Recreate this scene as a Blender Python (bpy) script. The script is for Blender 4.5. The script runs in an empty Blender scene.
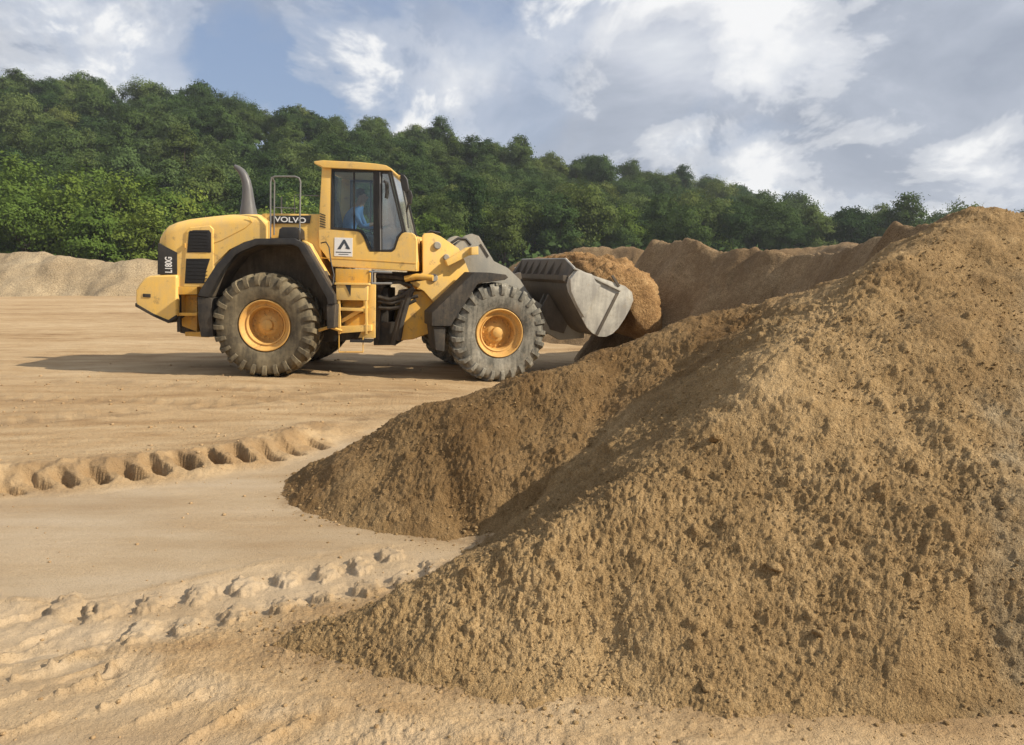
import bpy, bmesh, math, random
import numpy as np
from mathutils import Vector, Matrix

random.seed(7)
RNG = np.random.default_rng(7)
sc = bpy.context.scene
COL = sc.collection
R = math.radians

# ------------------------------------------------------------------ camera
F = 740.0                       # focal length in pixels (26 mm equivalent)
CAMH = 1.7
PITCH = math.atan(97.5 / F)
cam_d = bpy.data.cameras.new('camera')
cam_d.sensor_width = 36.0
cam_d.lens = 36.0 * F / 1024.0
cam_d.clip_start = 0.05
cam_d.clip_end = 4000
cam = bpy.data.objects.new('camera', cam_d)
COL.objects.link(cam)
cam.location = (0, 0, CAMH)
cam.rotation_euler = (math.pi / 2 - PITCH, 0, 0)
sc.camera = cam

# ------------------------------------------------------------------ light
SUN_EL = R(35)
SUN_A = R(15)                   # towards the camera side of due right
sun_dir = Vector((math.cos(SUN_EL) * math.cos(SUN_A), -math.cos(SUN_EL) * math.sin(SUN_A), math.sin(SUN_EL)))
sd = bpy.data.lights.new('sun', 'SUN')
sd.energy = 5.0
sd.angle = R(0.6)
sd.color = (1.0, 0.90, 0.74)
sun = bpy.data.objects.new('sun', sd)
COL.objects.link(sun)
sun.rotation_euler = (-sun_dir).to_track_quat('-Z', 'Y').to_euler()

sc.view_settings.view_transform = 'Standard'
sc.view_settings.look = 'None'
sc.view_settings.gamma = 1.0
sc.view_settings.exposure = 0.38
sc.cycles.max_bounces = 6
sc.cycles.transparent_max_bounces = 12


def N(nt, typ, x=0, y=0, **kw):
    n = nt.nodes.new(typ)
    n.location = (x, y)
    for k, v in kw.items():
        if k.startswith('i_'):
            n.inputs[k[2:].replace('_', ' ')].default_value = v
        else:
            setattr(n, k, v)
    return n


def math_node(nt, op, a, b=None, clamp=False):
    n = nt.nodes.new('ShaderNodeMath')
    n.operation = op
    n.use_clamp = clamp
    for i, v in enumerate((a, b)):
        if v is None:
            continue
        if isinstance(v, (int, float)):
            n.inputs[i].default_value = v
        else:
            nt.links.new(v, n.inputs[i])
    return n.outputs[0]


def ramp_node(nt, fac, stops, interp='LINEAR'):
    n = nt.nodes.new('ShaderNodeValToRGB')
    cr = n.color_ramp
    cr.interpolation = interp
    while len(cr.elements) > 1:
        cr.elements.remove(cr.elements[-1])
    for i, (p, c) in enumerate(stops):
        e = cr.elements[0] if i == 0 else cr.elements.new(p)
        e.position = p
        if isinstance(c, (int, float)):
            c = (c, c, c)
        e.color = (c[0], c[1], c[2], 1)
    nt.links.new(fac, n.inputs[0])
    return n.outputs[0]


def mix_col(nt, fac, a, b, mode='MIX'):
    n = nt.nodes.new('ShaderNodeMix')
    n.data_type = 'RGBA'
    n.blend_type = mode
    for sock, v in ((n.inputs[0], fac), (n.inputs[6], a), (n.inputs[7], b)):
        if isinstance(v, (int, float)):
            sock.default_value = v
        elif isinstance(v, tuple):
            sock.default_value = (v[0], v[1], v[2], 1)
        else:
            nt.links.new(v, sock)
    return n.outputs[2]


# world: Nishita sky with a broken cloud layer
world = bpy.data.worlds.new('World')
sc.world = world
world.use_nodes = True
wt = world.node_tree
wt.nodes.clear()
wout = N(wt, 'ShaderNodeOutputWorld')
bg = N(wt, 'ShaderNodeBackground')
bg.inputs['Strength'].default_value = 0.068
sky = N(wt, 'ShaderNodeTexSky')
sky.sky_type = 'NISHITA'
sky.sun_disc = False
sky.sun_elevation = SUN_EL
sky.sun_rotation = math.atan2(sun_dir.x, sun_dir.y)
sky.air_density = 1.0
sky.dust_density = 1.5
tc = N(wt, 'ShaderNodeTexCoord')
sep = N(wt, 'ShaderNodeSeparateXYZ')
wt.links.new(tc.outputs['Generated'], sep.inputs[0])
zz = math_node(wt, 'MAXIMUM', sep.outputs[2], 0.0)
zd = math_node(wt, 'ADD', zz, 0.42)
cx = math_node(wt, 'DIVIDE', sep.outputs[0], zd)
cy = math_node(wt, 'DIVIDE', sep.outputs[1], zd)
comb = N(wt, 'ShaderNodeCombineXYZ')
wt.links.new(cx, comb.inputs[0])
wt.links.new(cy, comb.inputs[1])


def cloud_noise(scale, off, detail, rough, dist=0.0):
    m = N(wt, 'ShaderNodeMapping')
    m.inputs['Location'].default_value = off
    m.inputs['Scale'].default_value = (1.0, 0.75, 1.0)
    wt.links.new(comb.outputs[0], m.inputs[0])
    n = N(wt, 'ShaderNodeTexNoise')
    n.inputs['Scale'].default_value = scale
    n.inputs['Detail'].default_value = detail
    n.inputs['Roughness'].default_value = rough
    n.inputs['Distortion'].default_value = dist
    wt.links.new(m.outputs[0], n.inputs['Vector'])
    return n.outputs['Fac']


cover = cloud_noise(1.5, (40.1, 22.7, 0), 9, 0.55, 0.3)
thick = cloud_noise(2.4, (2.4, 7.6, 0), 10, 0.56, 0.35)
puff = cloud_noise(3.8, (17.2, 26.3, 0), 12, 0.60, 0.30)
group = cloud_noise(2.1, (9.2, 31.3, 0), 5, 0.5, 0.2)
cov_mask = ramp_node(wt, cover, [(0.34, 0.0), (0.42, 0.6), (0.50, 1.0)], 'EASE')
puff_in = math_node(wt, 'ADD', math_node(wt, 'MULTIPLY', puff, 0.62), math_node(wt, 'MULTIPLY', group, 0.42))
puff_mask = ramp_node(wt, puff_in, [(0.505, 0.0), (0.54, 0.36), (0.615, 1.0)], 'EASE')
mask = math_node(wt, 'MAXIMUM', cov_mask, puff_mask)
mask = math_node(wt, 'MULTIPLY', mask, 0.96, True)
grey = ramp_node(wt, thick, [(0.36, (8.8, 9.1, 9.6)), (0.45, (6.7, 7.1, 8.0)), (0.53, (5.0, 5.5, 6.5)), (0.64, (3.9, 4.4, 5.4))])
cloud_col = mix_col(wt, puff_mask, grey, (11.0, 11.0, 11.0))
# clear sky, lifted to a pale blue
blue = mix_col(wt, 0.5, sky.outputs[0], (4.2, 5.6, 8.6))
final = mix_col(wt, mask, blue, cloud_col)
wt.links.new(final, bg.inputs['Color'])
wt.links.new(bg.outputs[0], wout.inputs[0])


# ------------------------------------------------------------------ pixel helpers
FWD = Vector((0, math.cos(PITCH), -math.sin(PITCH)))
UPV = Vector((0, math.sin(PITCH), math.cos(PITCH)))
CAMP = Vector((0, 0, CAMH))


def ray(px, py):
    return Vector(((px - 512.0) / F, 0, 0)) + UPV * ((372.5 - py) / F) + FWD


def at(px, py, Y):
    d = ray(px, py)
    return CAMP + d * (Y / d.y)


def on_ground(px, py, z=0.0):
    d = ray(px, py)
    return CAMP + d * ((z - CAMH) / d.z)


# ------------------------------------------------------------------ numpy noise
_perm = np.random.default_rng(3).permutation(512)
_perm = np.concatenate([_perm, _perm, _perm])
_gr = np.random.default_rng(4).uniform(0, 2 * math.pi, 512)
_gx, _gy = np.cos(_gr), np.sin(_gr)


def perlin(x, y):
    xi = np.floor(x).astype(np.int64)
    yi = np.floor(y).astype(np.int64)
    xf = x - xi
    yf = y - yi
    xi &= 511
    yi &= 511
    u = xf * xf * xf * (xf * (xf * 6 - 15) + 10)
    v = yf * yf * yf * (yf * (yf * 6 - 15) + 10)

    def g(ix, iy, dx, dy):
        h = _perm[_perm[ix & 511] + (iy & 511)] & 511
        return _gx[h] * dx + _gy[h] * dy
    a = g(xi, yi, xf, yf)
    b = g(xi + 1, yi, xf - 1, yf)
    c = g(xi, yi + 1, xf, yf - 1)
    d = g(xi + 1, yi + 1, xf - 1, yf - 1)
    return ((a + u * (b - a)) + v * ((c + u * (d - c)) - (a + u * (b - a)))) * 1.5


def fbm(x, y, oct=4, gain=0.5):
    s, a = np.zeros_like(x), 1.0
    for i in range(oct):
        s += a * perlin(x + 17.3 * i, y - 9.1 * i)
        x = x * 2.03
        y = y * 2.03
        a *= gain
    return s


def cells(x, y, seed=0):
    """Worley: returns nearest distance and a random value for that cell."""
    xi = np.floor(x).astype(np.int64)
    yi = np.floor(y).astype(np.int64)
    best = np.full(x.shape, 9.0)
    val = np.zeros(x.shape)
    rr = np.random.default_rng(50 + seed)
    jx = rr.random(512)
    jy = rr.random(512)
    jv = rr.random(512)
    for ox in (-1, 0, 1):
        for oy in (-1, 0, 1):
            cxx = xi + ox
            cyy = yi + oy
            h = _perm[_perm[cxx & 511] + (cyy & 511)] & 511
            d = np.hypot(cxx + jx[h] - x, cyy + jy[h] - y)
            m = d < best
            best = np.where(m, d, best)
            val = np.where(m, jv[h], val)
    return best, val


def sstep(a, b, x):
    t = np.clip((x - a) / (b - a), 0, 1)
    return t * t * (3 - 2 * t)


def poly_dist(x, y, pts):
    """distance, arc length, signed side (left of the path is +) and z to a polyline of (x, y, z)."""
    best = np.full(x.shape, 1e9)
    arc = np.zeros(x.shape)
    side = np.zeros(x.shape)
    zz = np.zeros(x.shape)
    acc = 0.0
    for (p, q) in zip(pts[:-1], pts[1:]):
        dx, dy = q[0] - p[0], q[1] - p[1]
        L = math.hypot(dx, dy)
        t = np.clip(((x - p[0]) * dx + (y - p[1]) * dy) / (L * L), 0, 1)
        ex, ey = x - (p[0] + t * dx), y - (p[1] + t * dy)
        d = np.hypot(ex, ey)
        m = d < best
        best = np.where(m, d, best)
        arc = np.where(m, acc + t * L, arc)
        side = np.where(m, np.sign(dx * (y - p[1]) - dy * (x - p[0])), side)
        zz = np.where(m, p[2] + t * (q[2] - p[2]), zz)
        acc += L
    return best, arc, side, zz


def ridge_height(x, y, pts, slope, rnd=0.12, sharp=1.0):
    """height of a pile whose crest follows pts: max over the crest of z - slope * distance."""
    H = np.full(x.shape, -1e9)
    for (p, q) in zip(pts[:-1], pts[1:]):
        dx, dy, dz = q[0] - p[0], q[1] - p[1], q[2] - p[2]
        L = math.hypot(dx, dy)
        t0 = ((x - p[0]) * dx + (y - p[1]) * dy) / (L * L)
        perp = np.abs((x - p[0]) * dy - (y - p[1]) * dx) / L
        g = dz / L
        k = g / math.sqrt(max(slope * slope - g * g, 1e-4)) if abs(g) < slope else 50.0 * np.sign(g)
        t = np.clip(t0 + k * perp / L, 0, 1)
        d = np.hypot(x - (p[0] + t * dx), y - (p[1] + t * dy))
        h = p[2] + t * dz - slope * (np.sqrt(d * d + rnd * rnd) - rnd)
        H = np.maximum(H, h)
    return H


# ------------------------------------------------------------------ object helpers
def new_obj(name, data, parent=None):
    o = bpy.data.objects.new(name, data)
    COL.objects.link(o)
    if parent is not None:
        o.parent = parent
    return o


def tag(o, label=None, cat=None, group=None, kind=None):
    if label:
        o['label'] = label
    if cat:
        o['category'] = cat
    if group:
        o['group'] = group
    if kind:
        o['kind'] = kind
    return o


def empty(name, loc=(0, 0, 0)):
    o = bpy.data.objects.new(name, None)
    COL.objects.link(o)
    o.location = loc
    o.empty_display_size = 0.3
    return o


def np_mesh(name, V, FQ, smooth=True, mat=None):
    me = bpy.data.meshes.new(name)
    V = np.asarray(V, dtype=np.float32)
    FQ = np.asarray(FQ, dtype=np.int32)
    nf, k = FQ.shape
    me.vertices.add(len(V))
    me.vertices.foreach_set('co', V.ravel())
    me.loops.add(nf * k)
    me.loops.foreach_set('vertex_index', FQ.ravel())
    me.polygons.add(nf)
    me.polygons.foreach_set('loop_start', np.arange(0, nf * k, k, dtype=np.int32))
    me.polygons.foreach_set('use_smooth', np.full(nf, smooth, dtype=bool))
    if mat:
        me.materials.append(mat)
    me.update(calc_edges=True)
    me.validate()
    return me


def polar_grid(a0, a1, da, r0, r1, k):
    na = int((a1 - a0) / da)
    nr = int(math.log(r1 / r0) / k)
    A = np.linspace(a0, a1, na)
    RR = r0 * np.exp(np.linspace(0, math.log(r1 / r0), nr))
    AA, RG = np.meshgrid(A, RR)
    x = np.sin(AA) * RG
    y = np.cos(AA) * RG
    idx = np.arange(na * nr).reshape(nr, na)
    q = np.stack([idx[:-1, :-1], idx[:-1, 1:], idx[1:, 1:], idx[1:, :-1]], -1).reshape(-1, 4)
    return x.ravel(), y.ravel(), q[:, ::-1]


def height_object(name, x, y, z, q, keep, mat, attr=None):
    if keep is not None:
        fk = keep[q].any(axis=1)
        q = q[fk]
        used = np.unique(q)
        remap = np.full(len(x), -1)
        remap[used] = np.arange(len(used))
        q = remap[q]
        x, y, z = x[used], y[used], z[used]
        if attr:
            attr = {k: v[used] for k, v in attr.items()}
    # make sure the faces look up
    V = np.stack([x, y, z], -1)
    a, b, c = V[q[0, 0]], V[q[0, 1]], V[q[0, 2]]
    if np.cross(b - a, c - a)[2] < 0:
        q = q[:, ::-1]
    me = np_mesh(name, V, q, True, mat)
    if attr:
        for kk, vv in attr.items():
            at_ = me.attributes.new(kk, 'FLOAT', 'POINT')
            at_.data.foreach_set('value', vv.astype(np.float32))
    return new_obj(name, me)


# ------------------------------------------------------------------ materials
def base_mat(name):
    m = bpy.data.materials.new(name)
    m.use_nodes = True
    nt = m.node_tree
    b = nt.nodes['Principled BSDF']
    return m, nt, b


def noise(nt, scale, detail=4, rough=0.5, vec=None, stretch=None, dist=0.0, loc=None):
    n = nt.nodes.new('ShaderNodeTexNoise')
    n.inputs['Scale'].default_value = scale
    n.inputs['Detail'].default_value = detail
    n.inputs['Roughness'].default_value = rough
    n.inputs['Distortion'].default_value = dist
    if vec is None:
        t = nt.nodes.new('ShaderNodeTexCoord')
        vec = t.outputs['Object']
    if stretch or loc:
        mp = nt.nodes.new('ShaderNodeMapping')
        if stretch:
            mp.inputs['Scale'].default_value = stretch
        if loc:
            mp.inputs['Location'].default_value = loc
        nt.links.new(vec, mp.inputs[0])
        vec = mp.outputs[0]
    nt.links.new(vec, n.inputs['Vector'])
    return n.outputs['Fac']


def bump(nt, b, h, strength, dist):
    n = nt.nodes.new('ShaderNodeBump')
    n.inputs['Strength'].default_value = strength
    n.inputs['Distance'].default_value = dist
    nt.links.new(h, n.inputs['Height'])
    nt.links.new(n.outputs[0], b.inputs['Normal'])
    return n


def sand_mat(name, dark, mid, pale, grain=90.0, bump_d=0.006, big=0.5, damp=None):
    m, nt, b = base_mat(name)
    n1 = noise(nt, big, 5, 0.6)
    n2 = noise(nt, 9.0, 5, 0.65)
    n3 = noise(nt, grain, 3, 0.7)
    s = math_node(nt, 'ADD', math_node(nt, 'MULTIPLY', n1, 0.5), math_node(nt, 'MULTIPLY', n2, 0.25))
    s = math_node(nt, 'ADD', s, math_node(nt, 'MULTIPLY', n3, 0.25))
    c = ramp_node(nt, s, [(0.36, dark), (0.5, mid), (0.64, pale)])
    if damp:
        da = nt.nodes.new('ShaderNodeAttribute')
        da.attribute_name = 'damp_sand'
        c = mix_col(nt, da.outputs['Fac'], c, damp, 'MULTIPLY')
        ga = nt.nodes.new('ShaderNodeAttribute')
        ga.attribute_name = 'gravel'
        gcol = ramp_node(nt, s, [(0.38, (0.155, 0.112, 0.062)), (0.5, (0.265, 0.200, 0.118)), (0.62, (0.41, 0.325, 0.21))])
        c = mix_col(nt, ga.outputs['Fac'], c, gcol)
    sp = ramp_node(nt, noise(nt, grain * 2.4, 2, 0.6), [(0.34, (0.50, 0.46, 0.40)), (0.48, (1.0, 1.0, 1.0)), (0.68, (1.28, 1.26, 1.22))])
    c = mix_col(nt, 1.0, c, sp, 'MULTIPLY')
    nt.links.new(c, b.inputs['Base Color'])
    b.inputs['Roughness'].default_value = 0.95
    b.inputs['Specular IOR Level'].default_value = 0.15
    h = math_node(nt, 'ADD', n3, math_node(nt, 'MULTIPLY', noise(nt, grain * 0.35, 4, 0.65), 1.6))
    bump(nt, b, h, 0.8, bump_d)
    return m


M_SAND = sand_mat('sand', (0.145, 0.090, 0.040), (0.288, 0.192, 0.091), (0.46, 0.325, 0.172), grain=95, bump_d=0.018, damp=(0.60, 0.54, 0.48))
M_SAND_FAR = sand_mat('far_sand', (0.125, 0.080, 0.042), (0.185, 0.124, 0.067), (0.31, 0.225, 0.13), grain=30, bump_d=0.02)  # damp dug sand, base darkened further to carry the dig face's shade
M_BERM = sand_mat('berm_sand', (0.22, 0.165, 0.10), (0.31, 0.24, 0.15), (0.40, 0.32, 0.21), grain=6, bump_d=0.08, big=0.3)
M_LOAD = sand_mat('load_sand', (0.15, 0.082, 0.036), (0.27, 0.160, 0.070), (0.42, 0.275, 0.135), grain=26, bump_d=0.03, big=2.0)
M_GRAVEL = sand_mat('gravel', (0.19, 0.135, 0.072), (0.31, 0.228, 0.130), (0.43, 0.335, 0.21), grain=110, bump_d=0.006)


def ground_mat():
    m, nt, b = base_mat('yard_ground')
    at_ = nt.nodes.new('ShaderNodeAttribute')
    at_.attribute_name = 'smooth_mud'
    sm = at_.outputs['Fac']
    ap = nt.nodes.new('ShaderNodeAttribute')
    ap.attribute_name = 'pale_mud'
    pm = ap.outputs['Fac']
    n1 = noise(nt, 0.22, 6, 0.62, stretch=(0.35, 1.0, 1.0))
    n2 = noise(nt, 2.2, 6, 0.62, stretch=(0.45, 1.3, 1.0))
    n3 = noise(nt, 60, 3, 0.7)
    s = math_node(nt, 'ADD', math_node(nt, 'MULTIPLY', n1, 0.45), math_node(nt, 'MULTIPLY', n2, 0.40))
    s = math_node(nt, 'ADD', s, math_node(nt, 'MULTIPLY', n3, 0.15))
    n5 = noise(nt, 1.3, 5, 0.6, stretch=(0.18, 1.1, 1.0), loc=(1.5, 4, 0), dist=0.6)
    s = math_node(nt, 'ADD', s, math_node(nt, 'MULTIPLY', math_node(nt, 'SUBTRACT', n5, 0.5), 0.30))
    rough_c = ramp_node(nt, s, [(0.34, (0.20, 0.118, 0.056)), (0.43, (0.345, 0.225, 0.110)), (0.52, (0.43, 0.302, 0.165)), (0.66, (0.52, 0.390, 0.238))])
    n4 = noise(nt, 1.1, 5, 0.6, stretch=(0.35, 1.4, 1.0), loc=(3, 1, 0))
    smooth_c = ramp_node(nt, n4, [(0.35, (0.32, 0.222, 0.122)), (0.5, (0.385, 0.290, 0.180)), (0.65, (0.45, 0.355, 0.240))])
    c = mix_col(nt, sm, rough_c, smooth_c)
    c = mix_col(nt, pm, c, (0.46, 0.345, 0.215))
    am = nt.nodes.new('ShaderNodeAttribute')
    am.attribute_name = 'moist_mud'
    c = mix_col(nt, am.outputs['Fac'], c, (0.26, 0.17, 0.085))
    spk = ramp_node(nt, noise(nt, 130, 3, 0.7), [(0.30, (0.68, 0.64, 0.58)), (0.46, (1.0, 1.0, 1.0)), (0.72, (1.12, 1.11, 1.1))])
    c = mix_col(nt, 1.0, c, spk, 'MULTIPLY')
    nt.links.new(c, b.inputs['Base Color'])
    r = ramp_node(nt, sm, [(0.0, 0.95), (1.0, 0.42)])
    nt.links.new(r, b.inputs['Roughness'])
    b.inputs['Specular IOR Level'].default_value = 0.35
    h = math_node(nt, 'ADD', math_node(nt, 'MULTIPLY', n3, 0.6), math_node(nt, 'MULTIPLY', noise(nt, 14, 6, 0.65, stretch=(0.6, 1.2, 1)), 2.2))
    h = math_node(nt, 'ADD', h, math_node(nt, 'MULTIPLY', noise(nt, 190, 2, 0.6), 0.35))
    inv = math_node(nt, 'SUBTRACT', 1.0, math_node(nt, 'MULTIPLY', sm, 0.8))
    h = math_node(nt, 'MULTIPLY', h, inv)
    h = math_node(nt, 'ADD', h, math_node(nt, 'MULTIPLY', noise(nt, 110, 4, 0.7), 0.5))
    bump(nt, b, h, 0.85, 0.016)
    return m


M_GROUND = ground_mat()
M_YCR = sand_mat('yard_grit', (0.22, 0.14, 0.07), (0.36, 0.245, 0.13), (0.46, 0.335, 0.20))

# ------------------------------------------------------------------ terrain functions
# loader placement (rear axle) and attitude, used by the ground too
LX, LY = -4.17, 13.77
LPITCH = R(2.6)

bank_px = [(-160, 512), (-60, 500), (0, 492), (60, 487), (130, 482), (200, 474), (260, 463), (305, 450), (340, 435), (400, 418)]
BANK = [(*on_ground(*p)[:2], 0) for p in bank_px]
BANK = [(b[0], b[1], 0) for b in BANK]
lugA_px = [(202, 590), (247, 583), (287, 575), (327, 569), (360, 562), (392, 552), (155, 600), (102, 607), (67, 602)]
lugB_px = [(187, 622), (235, 612), (284, 603), (325, 595), (367, 586), (407, 578), (440, 565), (140, 628)]
rim_px = [(-80, 612), (0, 602), (80, 598), (170, 584), (280, 560), (380, 545)]
RIM = [(on_ground(*p).x, on_ground(*p).y, 0) for p in rim_px]
pale_px = [(-60, 575), (20, 604), (100, 640), (180, 668), (280, 700), (420, 726), (600, 745), (820, 760)]
PALE = [(on_ground(*p).x, on_ground(*p).y, 0) for p in pale_px]
groove_px = [((14, 677), (52, 666)), ((52, 666), (92, 648)), ((60, 692), (98, 680)), ((98, 680), (120, 660)),
             ((102, 707), (160, 682)), ((137, 722), (198, 695)), ((0, 702), (22, 694)), ((0, 735), (56, 715)),
             ((180, 745), (238, 712)), ((0, 655), (40, 641)), ((20, 640), (70, 620)), ((250, 748), (300, 722)),
             ((0, 617), (30, 608)), ((-40, 690), (6, 668))]
GROOVES = [[(on_ground(*a).x, on_ground(*a).y, 0), (on_ground(*b).x, on_ground(*b).y, 0)] for a, b in groove_px]


RUTS = [[(on_ground(*p).x, on_ground(*p).y, 0) for p in r_] for r_ in (((-60, 398), (90, 402), (230, 404), (360, 396), (470, 388)), ((-60, 428), (80, 420), (200, 408), (330, 388), (430, 380)),
                                                                         ((-40, 376), (120, 384), (260, 389), (420, 384)))]
notch_px = [(10, 491), (35, 486), (65, 484), (97, 481), (130, 478), (157, 474), (186, 470), (215, 466), (242, 462), (270, 458), (292, 453), (315, 446)]


def ground_z(x, y):
    z = 0.025 * perlin(x * 0.22, y * 0.22) * sstep(3, 9, y)
    # the loader stands nose down in a shallow working pit
    fall = -np.clip((x - LX) * math.tan(LPITCH), -0.02, 0.30)
    w = sstep(10.2, 12.0, y) * (1 - sstep(19, 26, y)) * (1 - sstep(3.0, 9.0, x - LX - 2))
    z = z * (1 - w) + fall * w
    smooth = np.zeros_like(x)
    pale = np.zeros_like(x)
    moist = np.zeros_like(x)
    near = (y < 14)
    xn, yn = x[near], y[near]
    zn = np.zeros_like(xn)
    # ---- bank pressed by the tyre lugs: the yard beyond is a step higher
    d, s, side, _ = poly_dist(xn, yn, BANK)
    t = d * side
    pocket = np.zeros_like(xn)
    wxn = xn + 0.02 * fbm(xn * 6, yn * 6, 2)
    wyn = yn + 0.02 * fbm(xn * 6 + 20, yn * 6, 2)
    for i, (np_x, np_y) in enumerate(notch_px):
        g = on_ground(np_x, np_y)
        g2 = on_ground(np_x + 20, np_y - 4)
        tx, ty = g2.x - g.x, g2.y - g.y
        tl = math.hypot(tx, ty)
        tx, ty = tx / tl, ty / tl
        a_ = (wxn - g.x) * tx + (wyn - g.y) * ty
        b_ = -(wxn - g.x) * ty + (wyn - g.y) * tx
        big = 0.55 + 0.45 * min(1.0, max(0.0, (np_x - 20) / 160))
        a_ = a_ + 0.2 * b_
        hw = 0.046 * big + 0.012
        pk = sstep(-hw - 0.025, -hw + 0.04, a_) * (1 - sstep(hw - 0.008, hw + 0.012, a_)) * sstep(-0.16, -0.10, b_) * (1 - sstep(0.07 * big, 0.07 * big + 0.15, b_))
        pocket = np.maximum(pocket, pk * (0.6 + 0.4 * big))
    te = t + 0.05 * fbm(xn * 2.2, yn * 2.2, 3) + 0.02 * fbm(xn * 5, yn * 5, 2)
    step = sstep(-0.08, 0.40, te)
    step = step * (1 - 0.95 * np.clip(pocket, 0, 1)) - 0.35 * np.clip(pocket, 0, 1)
    moist_n = np.exp(-((t - 0.30) / 0.22) ** 2) * np.clip(0.6 + 0.9 * fbm(xn * 3, yn * 3, 3), 0, 0.95)
    lip = np.exp(-np.clip(t - 0.3, 0, 9) / 0.6)
    fade = sstep(-6.5, -4.4, xn)
    crumble = 0.032 * fbm(xn * 6, yn * 6, 4, 0.5) * np.exp(-((t - 0.22) / 0.25) ** 2)
    zn += (step * (0.055 + 0.105 * lip) * (0.35 + 0.65 * fade) + crumble * (1 - np.clip(pocket, 0, 1))) * (1 - sstep(3.9, 4.9, s))
    # crumbs fallen out of the pockets
    inside = 1 - sstep(-0.25, 0.1, t)
    # ---- smooth wet lane between the wheel tracks
    d2, s2, side2, _ = poly_dist(xn, yn, RIM)
    t2 = d2 * side2
    lane = sstep(-0.05, 0.12, t2 + 0.05 * fbm(xn * 2, yn * 2, 3)) * (1 - sstep(-0.25, 0.0, t + 0.06 * fbm(xn * 3, yn * 3, 3)))
    sm = lane * (0.75 + 0.25 * np.clip(0.5 + fbm(xn * 0.8, yn * 2.2, 3), 0, 1))
    zn += -0.02 * lane
    zn += 0.009 * np.exp(-(t2 / 0.03) ** 2) * (0.6 + 0.8 * perlin(xn * 6, yn * 6))
    # ---- wheel track with raised clods
    lane2 = (1 - sstep(-0.02, 0.10, t2)) * sstep(-0.75, -0.5, t2)
    sm = np.maximum(sm, lane2 * 0.7)
    zn += -0.025 * lane2
    for lst, amp, ang in ((lugA_px, 0.034, -0.25), (lugB_px, 0.030, -0.35)):
        for i, p in enumerate(lst):
            g = on_ground(*p)
            rr = random.Random(i * 13 + int(amp * 1000))
            ca, sa = math.cos(ang + rr.uniform(-.25, .25)), math.sin(ang + rr.uniform(-.25, .25))
            k = rr.uniform(0.85, 1.15)
            dx, dy = xn - g.x, yn - g.y
            mm = (np.abs(dx) < 0.4) & (np.abs(dy) < 0.4)
            ex, ey = dx[mm] * ca - dy[mm] * sa, dx[mm] * sa + dy[mm] * ca
            ex += 0.045 * fbm(xn[mm] * 12, yn[mm] * 12, 3)
            ey += 0.045 * fbm(xn[mm] * 12 + 40, yn[mm] * 12, 3)
            q = (np.abs(ex) / (0.070 * k)) ** 2.2 + (np.abs(ey) / (0.125 * k)) ** 2.2
            top = np.clip(2.0 * (1 - q), 0, 1)
            top = top * (0.75 - 0.35 * np.clip(ex / 0.1, -1, 1))
            q2 = ((ex + 0.10 * k) / 0.05) ** 2 + (ey / 0.12) ** 2
            zn[mm] += amp * top * (1 + 0.35 * fbm(xn[mm] * 18, yn[mm] * 18, 2)) - 0.022 * np.exp(-q2)
    # ---- pale ploughed streak and the lug prints in the corner
    d3, s3, side3, _ = poly_dist(xn, yn, PALE)
    t3 = d3 * side3
    band = np.exp(-((t3 + 0.10) / 0.13) ** 2)
    zn += 0.014 * np.exp(-((t3 - 0.03) / 0.035) ** 2) * (0.7 + 0.8 * perlin(xn * 9, yn * 9))
    zn += 0.010 * band * fbm(xn * 9, yn * 9, 4)
    pale_n = np.clip(band * (0.4 + 0.9 * fbm(xn * 4, yn * 4, 4)), 0, 0.7)
    corner = (1 - sstep(-0.30, -0.18, t3)) * (1 - sstep(-0.95, -0.55, xn)) * (0.55 + 0.3 * fbm(xn * 2, yn * 2, 2))
    sm = np.maximum(sm, np.clip(corner, 0, 0.8))
    for i, g in enumerate(GROOVES):
        gd, gs, gside, _ = poly_dist(xn, yn, g)
        wob = gd + 0.012 * fbm(xn * 22, yn * 22, 3)
        zn += 0.028 * np.clip(1.2 - np.abs(wob) / 0.017, 0, 1) * (0.7 + 0.5 * perlin(xn * 12, yn * 12)) - 0.007 * np.exp(-((gd * -gside - 0.055) / 0.04) ** 2) * (gd < 0.16)
    pud = np.zeros_like(xn)
    for p, ra, rb in (((60, 668), 0.20, 0.085), ((90, 676), 0.15, 0.06), ((40, 652), 0.17, 0.06)):
        g = on_ground(*p)
        ex, ey = xn - g.x, yn - g.y
        ex, ey = ex * 0.93 + ey * 0.37, -ex * 0.37 + ey * 0.93
        pud = np.maximum(pud, 1 - sstep(0.6, 1.0, np.hypot(ex / ra, ey / rb)))
    sm = np.maximum(sm, pud * 0.9)
    zn += -0.012 * pud
    # rough skin
    rough_w = np.clip(1 - sm, 0.08, 1)
    zn += rough_w * (0.006 * fbm(xn * 3.5, yn * 3.5, 5) + 0.004 * fbm(xn * 30, yn * 30, 3))
    dc, vc_ = cells(xn * 26, yn * 26, 5)
    dc2, vc2 = cells(xn * 55, yn * 55, 6)
    gran = np.clip(0.5 + 1.2 * fbm(xn * 1.3 + 2, yn * 1.3, 3), 0, 1) * (1 - sstep(4.5, 8.0, yn))
    zn += np.clip(1 - 1.3 * sm, 0.05, 1) * gran * (0.008 * np.sqrt(np.clip(0.12 - dc * dc, 0, 1)) / 0.35 * (vc_ > 0.72) + 0.005 * np.sqrt(np.clip(0.16 - dc2 * dc2, 0, 1)) / 0.4 * (vc2 > 0.45))
    # shallow wheel ruts in the yard beyond
    yard = sstep(0.5, 1.2, t)
    zn += yard * 0.012 * fbm(xn * 0.5, yn * 2.4, 4)
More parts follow.
